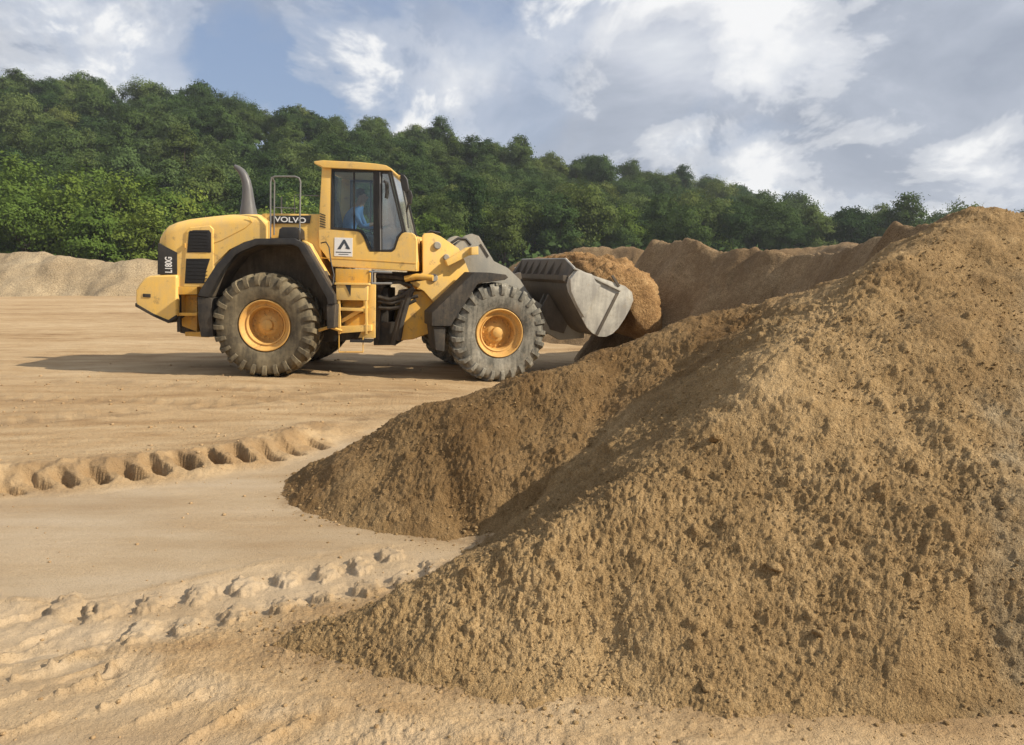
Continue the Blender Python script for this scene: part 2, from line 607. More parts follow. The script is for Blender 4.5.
    for rp in RUTS:
        rd, rs, rside, _ = poly_dist(xn, yn, rp)
        rt_ = np.exp(-(rd / 0.26) ** 4)
        lug = np.clip(np.sin(rs * 22 + 6 * rd * rside), -0.3, 1)
        zn += rt_ * (-0.018 + 0.014 * lug) + 0.016 * np.exp(-((rd - 0.31) / 0.06) ** 2)
        moist_n = np.maximum(moist_n, rt_ * np.clip(0.30 + 0.8 * fbm(xn * 1.2, yn * 2.5, 3), 0, 0.6))
    z[near] += zn * (1 - sstep(10.0, 13.0, yn))
    far = 1 - sstep(9.5, 12.5, y)
    z += (1 - far) * (1 - sstep(30, 60, y)) * 0.020 * fbm(x * 0.45, y * 1.9, 4)
    smooth[near] = sm
    pale[near] = pale_n
    moist[near] = moist_n
    ground_z.moist = moist
    return z, smooth, pale


def ground_at(x, y):
    z, _, _ = ground_z(np.array([float(x)]), np.array([float(y)]))
    return float(z[0])


# ---- ground sheet
def ground_grid():
    A = np.concatenate([np.arange(R(-70), R(-37), 0.006), np.arange(R(-37), R(3), 0.0014), np.arange(R(3), R(36), 0.0036), np.arange(R(36), R(75), 0.008), [R(75)]])
    RR = np.concatenate([np.exp(np.arange(math.log(1.15), math.log(9.5), 0.0033)), np.exp(np.arange(math.log(9.5), math.log(60.0), 0.011)), [60.0]])
    AA, RG = np.meshgrid(A, RR)
    idx = np.arange(AA.size).reshape(AA.shape)
    q = np.stack([idx[:-1, :-1], idx[:-1, 1:], idx[1:, 1:], idx[1:, :-1]], -1).reshape(-1, 4)
    return (np.sin(AA) * RG).ravel(), (np.cos(AA) * RG).ravel(), q[:, ::-1]


gx, gy, gq = ground_grid()
gz, gsm, gpa = ground_z(gx, gy)
gmo = ground_z.moist
gnear = (gy < 11)
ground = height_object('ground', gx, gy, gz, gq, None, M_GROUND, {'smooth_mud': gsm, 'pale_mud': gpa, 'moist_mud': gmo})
tag(ground, kind='structure')
# the same yard going on to the horizon and behind the camera
ring = []
RO = 700.0
a_list = np.linspace(R(-70), R(75), 60)
bm = bmesh.new()
inner = [bm.verts.new((60 * math.sin(a), 60 * math.cos(a), ground_at(60 * math.sin(a), 60 * math.cos(a)))) for a in a_list]
outer = [bm.verts.new((RO * math.sin(a), RO * math.cos(a), 0)) for a in a_list]
for i in range(len(a_list) - 1):
    bm.faces.new((inner[i], inner[i + 1], outer[i + 1], outer[i]))
b_list = np.linspace(R(75), R(290), 60)
i2 = [bm.verts.new((1.15 * math.sin(a), 1.15 * math.cos(a), -0.01)) for a in b_list]
o2 = [bm.verts.new((RO * math.sin(a), RO * math.cos(a), -0.01)) for a in b_list]
cen = bm.verts.new((0, 0, -0.01))
for i in range(len(b_list) - 1):
    bm.faces.new((i2[i], i2[i + 1], o2[i + 1], o2[i]))
    bm.faces.new((cen, i2[i + 1], i2[i]))
bmesh.ops.recalc_face_normals(bm, faces=bm.faces)
me = bpy.data.meshes.new('terrain')
bm.to_mesh(me)
bm.free()
me.materials.append(M_GROUND)
tag(new_obj('terrain', me), kind='structure')

# ------------------------------------------------------------------ sand piles
def P3(lst):
    return [tuple(at(*p)) for p in lst]


R1 = P3([(1330, 245, 6.6), (1130, 222, 6.4), (1040, 216, 6.1), (968, 209, 6.0), (935, 236, 5.6), (885, 272, 5.15), (830, 325, 4.75), (740, 402, 4.2),
         (640, 474, 3.8), (520, 543, 3.5), (400, 601, 3.34)])
R1.append((R1[-1][0] - 0.42, R1[-1][1] - 0.05, 0.05))
R2 = P3([(890, 272, 5.25), (855, 280, 5.7), (800, 294, 6.2), (700, 320, 6.4), (600, 355, 6.2), (500, 387, 5.95), (420, 408, 6.0)])
R2.append((R2[-1][0] - 0.30, R2[-1][1] + 0.30, 0.34))
R2.append((R2[-1][0] - 0.14, R2[-1][1] + 0.16, 0.14))
R3 = P3([(966, 212, 6.35), (938, 213, 7.3), (902, 226, 8.6), (866, 246, 10.4), (842, 254, 11.6), (790, 254, 13.0), (750, 247, 13.9), (720, 252, 14.3),
         (682, 239, 15.2), (656, 240, 16.6)])


def near_pile(x, y):
    wx = x + 0.07 * fbm(x * 1.4 + 5, y * 1.4, 3)
    wy = y + 0.07 * fbm(x * 1.4, y * 1.4 + 9, 3)
    a = ridge_height(wx, wy, R1, 0.715, 0.10)
    b = ridge_height(wx, wy, R2, 0.72, 0.18)
    h = np.maximum(a, b)
    k = 0.20
    h = h + k * np.log1p(np.exp(-np.abs(a - b) / k)) * 1.1 * sstep(0.06, 0.3, h) * (1 - sstep(1.15, 1.6, h))
    # talus flattens towards the toe
    tl = 0.13 * np.exp(np.clip((h - 0.13) / 0.13, -9, 0)) - 0.095 * (1 - sstep(-0.20, 0.13, h))
    h = np.where(h < 0.13, tl, h)
    return h


def crumbs(x, y, amp):
    patch = 0.65 + 0.8 * np.clip(0.5 + 0.9 * perlin(x * 1.1 + 4, y * 1.1), 0, 1)
    wx_ = x + 0.02 * perlin(x * 25, y * 25)
    wy_ = y + 0.02 * perlin(x * 25 + 31, y * 25)
    d1, v1 = cells(wx_ * 8, wy_ * 8, 1)
    d2, v2 = cells(wx_ * 19 + 3, wy_ * 19, 2)
    d3, v3 = cells(wx_ * 42 + 3, wy_ * 42, 3)
    dome = lambda d, r: np.sqrt(np.clip(r * r - d * d, 0, 1)) / r
    d4, v4 = cells(wx_ * 78 + 3, wy_ * 78, 4)
    c = 0.020 * dome(d1, 0.30) * (v1 > 0.90) * v1
    c += 0.011 * dome(d2, 0.34) * (v2 > 0.74) * v2
    c += 0.0095 * dome(d3, 0.40) * (v3 > 0.45) * v3
    c += 0.0075 * dome(d4, 0.46) * (v4 > 0.40) * v4
    c *= patch
    pits = np.clip(fbm(x * 24 + 9, y * 24, 3) - 0.35, 0, 1)
    c -= 0.014 * pits * patch
    c += 0.034 * fbm(x * 1.7, y * 1.7, 3) + 0.007 * fbm(x * 9, y * 9, 2) + 0.0055 * fbm(x * 30, y * 30, 3) + 0.0030 * perlin(x * 120, y * 120)
    # run-out streaks down the slope
    c += 0.014 * fbm(x * 3.2 + 0.8 * y, y * 0.9, 3)
    return c * amp


# sand washed off the toe darkens the ground next to it
def toe_raw(x, y):
    return np.maximum(ridge_height(x, y, R1, 0.715, 0.10), ridge_height(x, y, R2, 0.72, 0.18))


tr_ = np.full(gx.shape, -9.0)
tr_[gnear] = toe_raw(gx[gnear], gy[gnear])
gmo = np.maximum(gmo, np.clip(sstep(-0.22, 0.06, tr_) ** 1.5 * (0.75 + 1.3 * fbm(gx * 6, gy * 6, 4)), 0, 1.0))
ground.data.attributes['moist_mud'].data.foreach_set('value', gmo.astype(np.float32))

px_, py_, pq_ = polar_grid(R(-26), R(60), 0.0016, 2.25, 10.0, 0.0028)
ph = near_pile(px_, py_)
toe = sstep(-0.02, 0.12, ph)
pc = crumbs(px_, py_ * 1.2, 0.75 + 0.25 * toe)
e_ = 0.03
gxx = (near_pile(px_ + e_, py_) - ph) / e_
gyy = (near_pile(px_, py_ + e_) - ph) / e_
gn = np.sqrt(1 + gxx ** 2 + gyy ** 2)
pz = ph + pc / gn
gzz, _, _ = ground_z(px_, py_)
keep = pz > gzz - 0.03
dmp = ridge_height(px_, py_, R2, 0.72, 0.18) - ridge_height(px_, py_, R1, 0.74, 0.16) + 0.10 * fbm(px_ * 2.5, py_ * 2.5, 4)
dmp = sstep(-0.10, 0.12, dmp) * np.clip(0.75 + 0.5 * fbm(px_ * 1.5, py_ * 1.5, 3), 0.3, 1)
eg = [tuple(at(*p)) for p in ((1030, 330, 5.0), (1012, 405, 4.35), (1000, 450, 4.05), (983, 540, 3.55), (982, 640, 3.1), (985, 715, 2.8), (990, 760, 2.6))]
d5, s5, side5, _ = poly_dist(px_, py_, eg)
grv = sstep(-0.16, 0.14, d5 * side5 + 0.16 * fbm(px_ * 3, py_ * 3, 4)) * np.clip(0.7 + 0.6 * fbm(px_ * 6, py_ * 6, 3), 0, 0.95)
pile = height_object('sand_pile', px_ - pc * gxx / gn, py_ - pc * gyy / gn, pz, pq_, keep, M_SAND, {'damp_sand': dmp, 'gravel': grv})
tag(pile, 'big crumbly tan sand pile with two ridges and a shaded gully between', 'sand pile')

# dug stockpile behind
fx, fy, fq = polar_grid(R(-6), R(52), 0.0028, 6.0, 30.0, 0.006)
wx = fx + 0.25 * fbm(fx * 0.5, fy * 0.5, 3)
wy = fy + 0.25 * fbm(fx * 0.5 + 5, fy * 0.5, 3)
d, s, side, zc = poly_dist(wx, wy, R3)
hf = ridge_height(wx, wy, R3, 1.6, 0.04)
hb = ridge_height(wx, wy, R3, 0.92, 0.06)
hf = np.where(side > 0, hf, hb)
R4 = P3([(905, 262, 14), (845, 245, 22), (800, 248, 23), (720, 256, 24)])
R6 = P3([(640, 251, 24), (600, 247, 25), (560, 254, 25.5), (530, 259, 26)])
hf = np.maximum(hf, ridge_height(wx, wy, R4, 0.65, 0.3))
hf = np.maximum(hf, ridge_height(wx, wy, R6, 0.65, 0.2))
fz = hf + 0.10 * fbm(fx * 0.9, fy * 0.9, 4) * 0.8 + 0.035 * fbm(fx * 5, fy * 5, 4) + 0.11 * fbm(s * 1.3, d * 0.35, 4, 0.6) * sstep(0.0, 0.5, d)
gf, _, _ = ground_z(fx, fy)
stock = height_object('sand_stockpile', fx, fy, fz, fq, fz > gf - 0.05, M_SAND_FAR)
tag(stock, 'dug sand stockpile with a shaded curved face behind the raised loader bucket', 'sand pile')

# pale berm at the far side of the yard
BR = P3([(-420, 262, 72), (-200, 258, 70), (-60, 256, 68), (0, 254, 67), (40, 253, 66), (80, 258, 66), (112, 263, 66), (140, 259, 66), (175, 262, 67), (260, 264, 68), (420, 266, 70)])
bx_, by_, bq_ = polar_grid(R(-52), R(-2), 0.0030, 54, 84, 0.0035)
hb_ = ridge_height(bx_ + 0.8 * fbm(bx_ * 0.2, by_ * 0.2, 3), by_ + 0.8 * fbm(bx_ * 0.2 + 9, by_ * 0.2, 3), BR, 0.62, 0.5)
bz_ = hb_ + 0.22 * fbm(bx_ * 0.5, by_ * 0.5, 4)
berm = height_object('sand_berm', bx_, by_, bz_, bq_, bz_ > -0.1, M_BERM)
tag(berm, 'long low pale sand berm below the light green trees across the yard', 'sand berm')


# loose crumbs on and around the pile: too many to count
def lump_mesh(seed, sub=1):
    bm = bmesh.new()
    bmesh.ops.create_icosphere(bm, subdivisions=sub, radius=1.0)
    rr = random.Random(seed)
    for v in bm.verts:
        v.co *= rr.uniform(0.72, 1.15)
        v.co.z *= 0.72
    V = np.array([v.co[:] for v in bm.verts])
    Fc = np.array([[w.index for w in f.verts] for f in bm.faces])
    bm.free()
    return V, Fc


LUMPS = [lump_mesh(i) for i in range(6)]
nC = 24000
ca = RNG.uniform(R(-20), R(45), nC)
cr = 2.3 * np.exp(RNG.random(nC) * math.log(8.0 / 2.3))
ccx, ccy = np.sin(ca) * cr, np.cos(ca) * cr
ch = near_pile(ccx, ccy)
cz = np.maximum(ch + 0.8 * crumbs(ccx, ccy * 1.2, 0.75 + 0.25 * sstep(-0.02, 0.12, ch)), ground_z(ccx, ccy)[0])
onp = (ch > -0.1) & (ch < 5)
spill = (RNG.random(nC) < np.where(ch > 0.02, 1.0, 0.5))
tr2 = toe_raw(ccx, ccy)
onp &= tr2 > -0.30
spill = (RNG.random(nC) < np.where(tr2 > 0.03, 1.0, np.exp(np.clip((tr2 - 0.03) / 0.09, -9, 0))))
Vs, Fs, off = [], [], 0
for i in np.nonzero(onp & spill)[0]:
    V0, F0 = LUMPS[i % 6]
    sz = (0.0022 + 0.0075 * RNG.random() ** 4) * (0.6 + 0.13 * cr[i]) * (1.5 if tr2[i] < 0.08 else 1.0)
    a = RNG.uniform(0, 6.28)
    c_, s_ = math.cos(a), math.sin(a)
    V = V0 * sz
    V = np.stack([V[:, 0] * c_ - V[:, 1] * s_, V[:, 0] * s_ + V[:, 1] * c_, V[:, 2]], -1) + np.array([ccx[i], ccy[i], cz[i] + sz * 0.05])
    Vs.append(V)
    Fs.append(F0 + off)
    off += len(V)
cr_o = new_obj('sand_crumbs', np_mesh('sand_crumbs', np.concatenate(Vs), np.concatenate(Fs), True, M_SAND))
tag(cr_o, 'loose crumbs of tan sand scattered over the big pile and its foot', 'sand', kind='stuff')

nG = 6500
ga = RNG.uniform(R(-40), R(20), nG)
gr_ = 2.2 * np.exp(RNG.random(nG) ** 0.8 * math.log(16.0 / 2.2))
gcx, gcy = np.sin(ga) * gr_, np.cos(ga) * gr_
gcz, gcs, _ = ground_z(gcx, gcy)
clump = np.clip(0.35 + 1.3 * fbm(gcx * 0.9 + 3, gcy * 1.6, 3), 0, 1) * (1 - 0.85 * gcs)
Vs, Fs, off = [], [], 0
for i in np.nonzero((RNG.random(nG) < clump) & (toe_raw(gcx, gcy) < 0.05))[0]:
    V0, F0 = LUMPS[i % 6]
    sz = (0.0030 + 0.010 * RNG.random() ** 4) * (0.5 + 0.16 * gr_[i])
    a = RNG.uniform(0, 6.28)
    c_, s_ = math.cos(a), math.sin(a)
    V = V0 * sz
    V = np.stack([V[:, 0] * c_ - V[:, 1] * s_, V[:, 0] * s_ + V[:, 1] * c_, V[:, 2]], -1) + np.array([gcx[i], gcy[i], gcz[i] + sz * 0.2])
    Vs.append(V)
    Fs.append(F0 + off)
    off += len(V)
yc = new_obj('yard_crumbs', np_mesh('yard_crumbs', np.concatenate(Vs), np.concatenate(Fs), True, M_YCR))
tag(yc, 'loose crumbs and grit scattered over the yard ground', 'grit', kind='stuff')

# the bigger clods one can pick out
clods = [((775, 570), 0.042, 'rounded tan clod halfway up the near face of the big sand pile'),
         ((706, 690), 0.034, 'flat grey-tan clod lying at the foot of the near sand face'),
         ((818, 636), 0.030, 'small tan clod lying below the rounded clod on the sand face'),
         ((716, 440), 0.040, 'tan clod sitting beside the shaded gully of the sand pile'),
         ((862, 690), 0.026, 'small brown clod near the gravelly foot of the sand pile')]
for i, ((cpx, cpy), sz, lab) in enumerate(clods):
    dr = ray(cpx, cpy)
    ts = np.linspace(2.0, 9.0, 1400)
    X = dr.x * ts
    Y = dr.y * ts
    Z = CAMH + dr.z * ts
    hh = near_pile(X, Y)
    hh = np.maximum(hh + crumbs(X, Y, 0.9), 0.0)
    k = int(np.argmax(Z <= hh))
    V, Fc = lump_mesh(40 + i, 2)
    V = V * np.array([sz, sz * 0.85, sz * 0.75])
    me = np_mesh('sand_clod', V, Fc, True, M_SAND)
    o = new_obj('sand_clod', me)
    o.location = (X[k], Y[k], hh[k] + sz * 0.2)
    o.rotation_euler = (0.3 * i, 0.2, 1.1 * i)
    tag(o, lab, 'sand clod', 'larger clods on the sand pile')

# ------------------------------------------------------------------ loader materials
def paint(name, col, dust_col, dust=0.45, rough=0.42, scale=3.0, streak=False):
    m, nt, b = base_mat(name)
    n1 = noise(nt, scale, 6, 0.65)
    n2 = noise(nt, scale * 9, 5, 0.7)
    n3 = noise(nt, scale * 2.2, 5, 0.6, stretch=(2.5, 2.5, 0.35))
    s = math_node(nt, 'ADD', math_node(nt, 'MULTIPLY', n1, 0.45), math_node(nt, 'MULTIPLY', n3, 0.35))
    s = math_node(nt, 'ADD', s, math_node(nt, 'MULTIPLY', n2, 0.20))
    f = ramp_node(nt, s, [(0.42, 0.0), (0.52, dust * 0.35), (0.68, dust)])
    c = mix_col(nt, f, col, dust_col)
    spl = ramp_node(nt, noise(nt, scale * 1.7, 8, 0.72, loc=(5, 2, 1)), [(0.57, 0.0), (0.66, dust * 0.9)])
    c = mix_col(nt, spl, c, (dust_col[0] * 0.55, dust_col[1] * 0.5, dust_col[2] * 0.45))
    nt.links.new(c, b.inputs['Base Color'])
    r = ramp_node(nt, f, [(0.0, rough), (1.0, 0.9)])
    nt.links.new(r, b.inputs['Roughness'])
    b.inputs['Specular IOR Level'].default_value = 0.4
    bump(nt, b, n2, 0.12, 0.01)
    return m


DUST = (0.42, 0.31, 0.19)
M_YEL = paint('yellow_paint', (0.80, 0.51, 0.125), (0.55, 0.41, 0.23), 0.7, 0.38)
M_YELD = paint('dirty_yellow_paint', (0.70, 0.39, 0.055), (0.42, 0.29, 0.14), 0.8, 0.55)
M_RIM = paint('rim_paint', (0.64, 0.37, 0.10), (0.40, 0.235, 0.095), 0.95, 0.6, 6.0)
M_BLK = paint('black_plastic', (0.018, 0.018, 0.019), (0.10, 0.085, 0.065), 0.45, 0.5)
M_BLKD = paint('dusty_black', (0.020, 0.019, 0.018), (0.16, 0.125, 0.085), 0.6, 0.75)
M_ARCH = paint('muddy_arch', (0.07, 0.055, 0.038), (0.20, 0.155, 0.10), 0.9, 0.9)
M_GRL = paint('grille_black', (0.012, 0.012, 0.013), (0.04, 0.038, 0.034), 0.35, 0.6)
M_TYR = paint('rear_rubber', (0.070, 0.057, 0.037), (0.29, 0.235, 0.14), 0.95, 0.85, 2.2)
M_TYRF = paint('dusty_rubber', (0.09, 0.085, 0.07), (0.42, 0.385, 0.31), 1.0, 0.9, 2.6)
M_STEEL = paint('worn_steel', (0.30, 0.28, 0.245), (0.64, 0.60, 0.50), 0.95, 0.42, 2.4)
M_STEELD = paint('dirty_shaded_steel', (0.075, 0.062, 0.048), (0.19, 0.15, 0.105), 0.7, 0.75, 2.0)  # dirt over steel whose base colour is blackened for the bucket back's shade
M_GREY = paint('dusty_grey', (0.25, 0.24, 0.21), (0.40, 0.36, 0.28), 0.8, 0.75, 2.2)
M_PIPE = paint('exhaust_metal', (0.10, 0.10, 0.105), (0.16, 0.15, 0.14), 0.5, 0.35, 4.0)
M_RAIL = paint('rail_metal', (0.15, 0.155, 0.16), (0.34, 0.30, 0.24), 0.5, 0.45)
M_WHT = paint('white_decal', (0.78, 0.78, 0.77), (0.55, 0.5, 0.42), 0.25, 0.4)
M_SLATE = paint('slate_print', (0.05, 0.062, 0.08), (0.1, 0.1, 0.1), 0.2, 0.5)
M_RED = paint('red_lens', (0.35, 0.02, 0.02), (0.2, 0.1, 0.06), 0.3, 0.3)
M_SEAT = paint('seat_fabric', (0.03, 0.03, 0.032), (0.06, 0.055, 0.05), 0.3, 0.9)
M_CHROME = paint('cylinder_rod', (0.55, 0.55, 0.55), (0.4, 0.35, 0.28), 0.4, 0.25)


def glass_mat(name, tint, refl, d0=0.02, d1=0.12):
    m = bpy.data.materials.new(name)
    m.use_nodes = True
    nt = m.node_tree
    nt.nodes.clear()
    out = N(nt, 'ShaderNodeOutputMaterial')
    tr = N(nt, 'ShaderNodeBsdfTransparent')
    tr.inputs[0].default_value = (*tint, 1)
    gl = N(nt, 'ShaderNodeBsdfGlossy')
    gl.inputs['Roughness'].default_value = 0.04
    gl.inputs[0].default_value = (0.9, 0.95, 1, 1)
    df = N(nt, 'ShaderNodeBsdfDiffuse')
    df.inputs[0].default_value = (0.45, 0.42, 0.36, 1)
    fr = N(nt, 'ShaderNodeFresnel')
    fr.inputs[0].default_value = 1.5
    f = math_node(nt, 'ADD', fr.outputs[0], refl, True)
    mx = N(nt, 'ShaderNodeMixShader')
    nt.links.new(f, mx.inputs[0])
    nt.links.new(tr.outputs[0], mx.inputs[1])
    nt.links.new(gl.outputs[0], mx.inputs[2])
    mx2 = N(nt, 'ShaderNodeMixShader')
    dn = ramp_node(nt, noise(nt, 3.0, 5, 0.6), [(0.4, d0), (0.7, d1)])
    nt.links.new(dn, mx2.inputs[0])
    nt.links.new(mx.outputs[0], mx2.inputs[1])
    nt.links.new(df.outputs[0], mx2.inputs[2])
    nt.links.new(mx2.outputs[0], out.inputs[0])
    return m


M_GLASS = glass_mat('cab_glass', (0.78, 0.86, 0.86), 0.015, 0.01, 0.05)
M_GLASSF = glass_mat('front_glass', (0.75, 0.84, 0.84), 0.14, 0.12, 0.4)

# ------------------------------------------------------------------ loader frame
MROOT = Matrix.Translation((LX, LY, 0.0)) @ Matrix.Rotation(LPITCH, 4, 'Y')
MINV = MROOT.inverted()
PSI = R(19)
JOINT = Vector((1.775, 0, 0))
AFR = Matrix.Translation(JOINT) @ Matrix.Rotation(PSI, 4, 'Z')
AFI = AFR.inverted()


def L(px, py, v, front=False):
    """(u, z) where the sight line through a pixel meets the loader's side plane at v."""
    o = MINV @ CAMP
    d = MINV.to_3x3() @ ray(px, py)
    if front:
        o = AFI @ o
        d = AFI.to_3x3() @ d
    t = (v - o.y) / d.y
    p = o + d * t
    return (p.x, p.z)


def LP(pts, v, front=False):
    return [L(p[0], p[1], v, front) for p in pts]


class MB:
    def __init__(self, front=False):
        self.v = []
        self.f = []
        self.front = front

    def add(self, V, Fc):
        o = len(self.v)
        self.v += [tuple(p) for p in V]
        self.f += [tuple(i + o for i in f) for f in Fc]
        return self

    def box(self, u0, u1, v0, v1, z0, z1):
        V = [(u0, v0, z0), (u1, v0, z0), (u1, v1, z0), (u0, v1, z0), (u0, v0, z1), (u1, v0, z1), (u1, v1, z1), (u0, v1, z1)]
        return self.add(V, [(0, 3, 2, 1), (4, 5, 6, 7), (0, 1, 5, 4), (1, 2, 6, 5), (2, 3, 7, 6), (3, 0, 4, 7)])

    def prism(self, poly, v0, v1, poly2=None):
        n = len(poly)
        p2 = poly2 or poly
        V = [(p[0], v0, p[1]) for p in poly] + [(p[0], v1, p[1]) for p in p2]
        Fc = [tuple(range(n)), tuple(range(2 * n - 1, n - 1, -1))]
        Fc += [(i, n + i, n + (i + 1) % n, (i + 1) % n) for i in range(n)]
        return self.add(V, Fc)

    def tube(self, pts, r, n=10, cap=True):
        P = [Vector(p) for p in pts]
        rs = r if isinstance(r, (list, tuple)) else [r] * len(P)
        V, Fc = [], []
        ref = None
        for i, p in enumerate(P):
            if i == 0:
                t = P[1] - P[0]
            elif i == len(P) - 1:
                t = P[-1] - P[-2]
            else:
                t = (P[i + 1] - P[i]).normalized() + (P[i] - P[i - 1]).normalized()
            t.normalize()
            if ref is None:
                ref = Vector((0, 1, 0)) if abs(t.y) < 0.9 else Vector((1, 0, 0))
            a = (ref - t * ref.dot(t)).normalized()
            b = t.cross(a)
            ref = a
            for k in range(n):
                g = 2 * math.pi * k / n
                V.append(p + (a * math.cos(g) + b * math.sin(g)) * rs[i])
        for i in range(len(P) - 1):
            for k in range(n):
                Fc.append((i * n + k, i * n + (k + 1) % n, (i + 1) * n + (k + 1) % n, (i + 1) * n + k))
        if cap:
            Fc.append(tuple(range(n - 1, -1, -1)))
            Fc.append(tuple(range((len(P) - 1) * n, len(P) * n)))
        return self.add(V, Fc)

    def lathe(self, c, prof, n=40, closed=False):
        """profile of (r, v) turned about the v axis through c=(u, z)."""
        V, Fc = [], []
        for (r, v) in prof:
            for k in range(n):
                g = 2 * math.pi * k / n
                V.append((c[0] + r * math.cos(g), v, c[1] + r * math.sin(g)))
        m = len(prof)
        for i in range(m - 1 + (1 if closed else 0)):
            j = (i + 1) % m
            for k in range(n):
                Fc.append((i * n + k, i * n + (k + 1) % n, j * n + (k + 1) % n, j * n + k))
        return self.add(V, Fc)

    def build(self, name, mat, parent, bevel=0.0, seg=2, smooth=False, ang=35, origin=None):
        bm = bmesh.new()
        vs = [bm.verts.new(AFR @ Vector(p) if self.front else Vector(p)) for p in self.v]
        for f in self.f:
            try:
                bm.faces.new([vs[i] for i in f])
            except ValueError:
                pass
        bmesh.ops.remove_doubles(bm, verts=bm.verts, dist=1e-5)
        bmesh.ops.recalc_face_normals(bm, faces=bm.faces)
        if bevel > 0:
            ed = [e for e in bm.edges if len(e.link_faces) == 2 and e.calc_face_angle(0) > R(ang)]
            bmesh.ops.bevel(bm, geom=ed, offset=bevel, segments=seg, profile=0.7, affect='EDGES', clamp_overlap=True)
        me = bpy.data.meshes.new(name)
        bm.normal_update()
        bm.to_mesh(me)
        bm.free()
        me.materials.append(mat)
        if smooth or bevel > 0:
            me.polygons.foreach_set('use_smooth', [True] * len(me.polygons))
            me.set_sharp_from_angle(angle=R(38))
        o = new_obj(name, me, parent)
        return o


root = empty('wheel_loader')
root.matrix_world = MROOT
tag(root, 'yellow articulated wheel loader carrying a full bucket of sand', 'wheel loader')

# ---------------- wheels
def make_tyre_mesh(c, v_out, sgn, mat, front, parent, spin):
    """sgn -1: outer face towards -v."""
    W = 0.66
    vc = v_out - sgn * W / 2
    mb = MB(front)
    prof = [(0.43, 0.20), (0.45, 0.285), (0.52, 0.315), (0.62, 0.328), (0.72, 0.322), (0.79, 0.30), (0.825, 0.26), (0.838, 0.15), (0.842, 0.0)]
    full = [(r, vc + sgn * v) for r, v in prof] + [(r, vc - sgn * v) for r, v in prof[-2::-1]]
    mb.lathe(c, full, 64)
    nl = 25
    path = [(0.838, 0.02, 0.0), (0.840, 0.14, 0.10), (0.826, 0.25, 0.16), (0.79, 0.300, 0.175), (0.735, 0.322, 0.18), (0.675, 0.330, 0.185)]
    high = [0.042, 0.044, 0.052, 0.052, 0.036, 0.010]
    for s in (1, -1):
        for k in range(nl):
            a0 = 2 * math.pi * (k + (0.5 if s < 0 else 0)) / nl + spin
            V = []
            for i, (r, v, sk) in enumerate(path):
                da = 0.062 if i < 3 else 0.054
                # outward direction of the profile
                if i <= 1:
                    nr, nv = 1.0, 0.0
                elif i == 2:
                    nr, nv = 0.8, 0.6
                elif i == 3:
                    nr, nv = 0.6, 0.8
                else:
                    nr, nv = 0.15, 1.0
                for e, hgt in ((-da, 0.0), (da, 0.0), (da * 0.78, high[i]), (-da * 0.78, high[i])):
                    rr = r + nr * hgt - (0.012 if hgt == 0 else 0)
                    vv = v + nv * hgt - (0.012 * nv if hgt == 0 else 0)
                    g = a0 + sk + e
                    V.append((c[0] + rr * math.cos(g), vc + sgn * s * vv, c[1] + rr * math.sin(g)))
            Fc = []
            for i in range(len(path) - 1):
                a, b = i * 4, i * 4 + 4
                for j in range(4):
                    Fc.append((a + j, a + (j + 1) % 4, b + (j + 1) % 4, b + j))
            Fc += [(0, 3, 2, 1), tuple(range(len(V) - 4, len(V)))]
            mb.add(V, Fc)
    return mb.build('tyre', mat, parent, smooth=True)


def make_wheel(c, v_out, sgn, tmat, front, spin):
    """wheel > tyre, rim, hub, each bolt ring"""
    w = MB(front)
    vo = v_out - sgn * 0.045
    S = lambda d: vo - sgn * d
    # rim flange and well
    prof = [(0.44, S(0.06)), (0.432, S(0.0)), (0.42, S(-0.008)), (0.405, S(0.0)), (0.39, S(0.05)), (0.36, S(0.085)), (0.335, S(0.09)),
            (0.325, S(0.075)), (0.305, S(0.09)), (0.295, S(0.16)), (0.285, S(0.26))]
    w.lathe(c, prof, 48)
    wheel = w.build('wheel', M_RIM, root, smooth=True)
    disc = MB(front)
    disc.lathe(c, [(0.287, S(0.255)), (0.20, S(0.235)), (0.17, S(0.20)), (0.15, S(0.185)), (0.10, S(0.18)), (0.095, S(0.12)), (0.075, S(0.105)), (0.001, S(0.102))], 40)
    disc.build('hub', M_RIM, wheel, smooth=True)
    if sgn < 0:
        for k in range(16):
            g = 2 * math.pi * k / 16
            p = (c[0] + 0.235 * math.cos(g), c[1] + 0.235 * math.sin(g))
            MB(front).tube([(p[0], S(0.25), p[1]), (p[0], S(0.215), p[1])], 0.016, 6).build('bolt', M_RIM, wheel)
    make_tyre_mesh(c, v_out, sgn, tmat, front, wheel, spin)
    return wheel


WZ = 0.862
make_wheel((0, WZ), -1.475, -1, M_TYR, False, 0.03)
make_wheel((0, WZ), 1.475, 1, M_TYR, False, 0.1)
make_wheel((1.775, WZ), -1.475, -1, M_TYRF, True, 0.11)
make_wheel((1.775, WZ), 1.475, 1, M_TYRF, True, 0.0)
MB().lathe((0, WZ), [(0.001, -0.95), (0.24, -0.95), (0.24, -0.6), (0.17, -0.5), (0.17, 0.5), (0.24, 0.6), (0.24, 0.95), (0.001, 0.95)], 20).build('axle', M_STEELD, root, smooth=True)
MB(True).lathe((1.775, WZ), [(0.001, -0.95), (0.24, -0.95), (0.24, -0.6), (0.17, -0.5), (0.17, 0.5), (0.24, 0.6), (0.24, 0.95), (0.001, 0.95)], 20).build('axle', M_STEELD, root, smooth=True)

# ---------------- rear body
V0 = -0.98


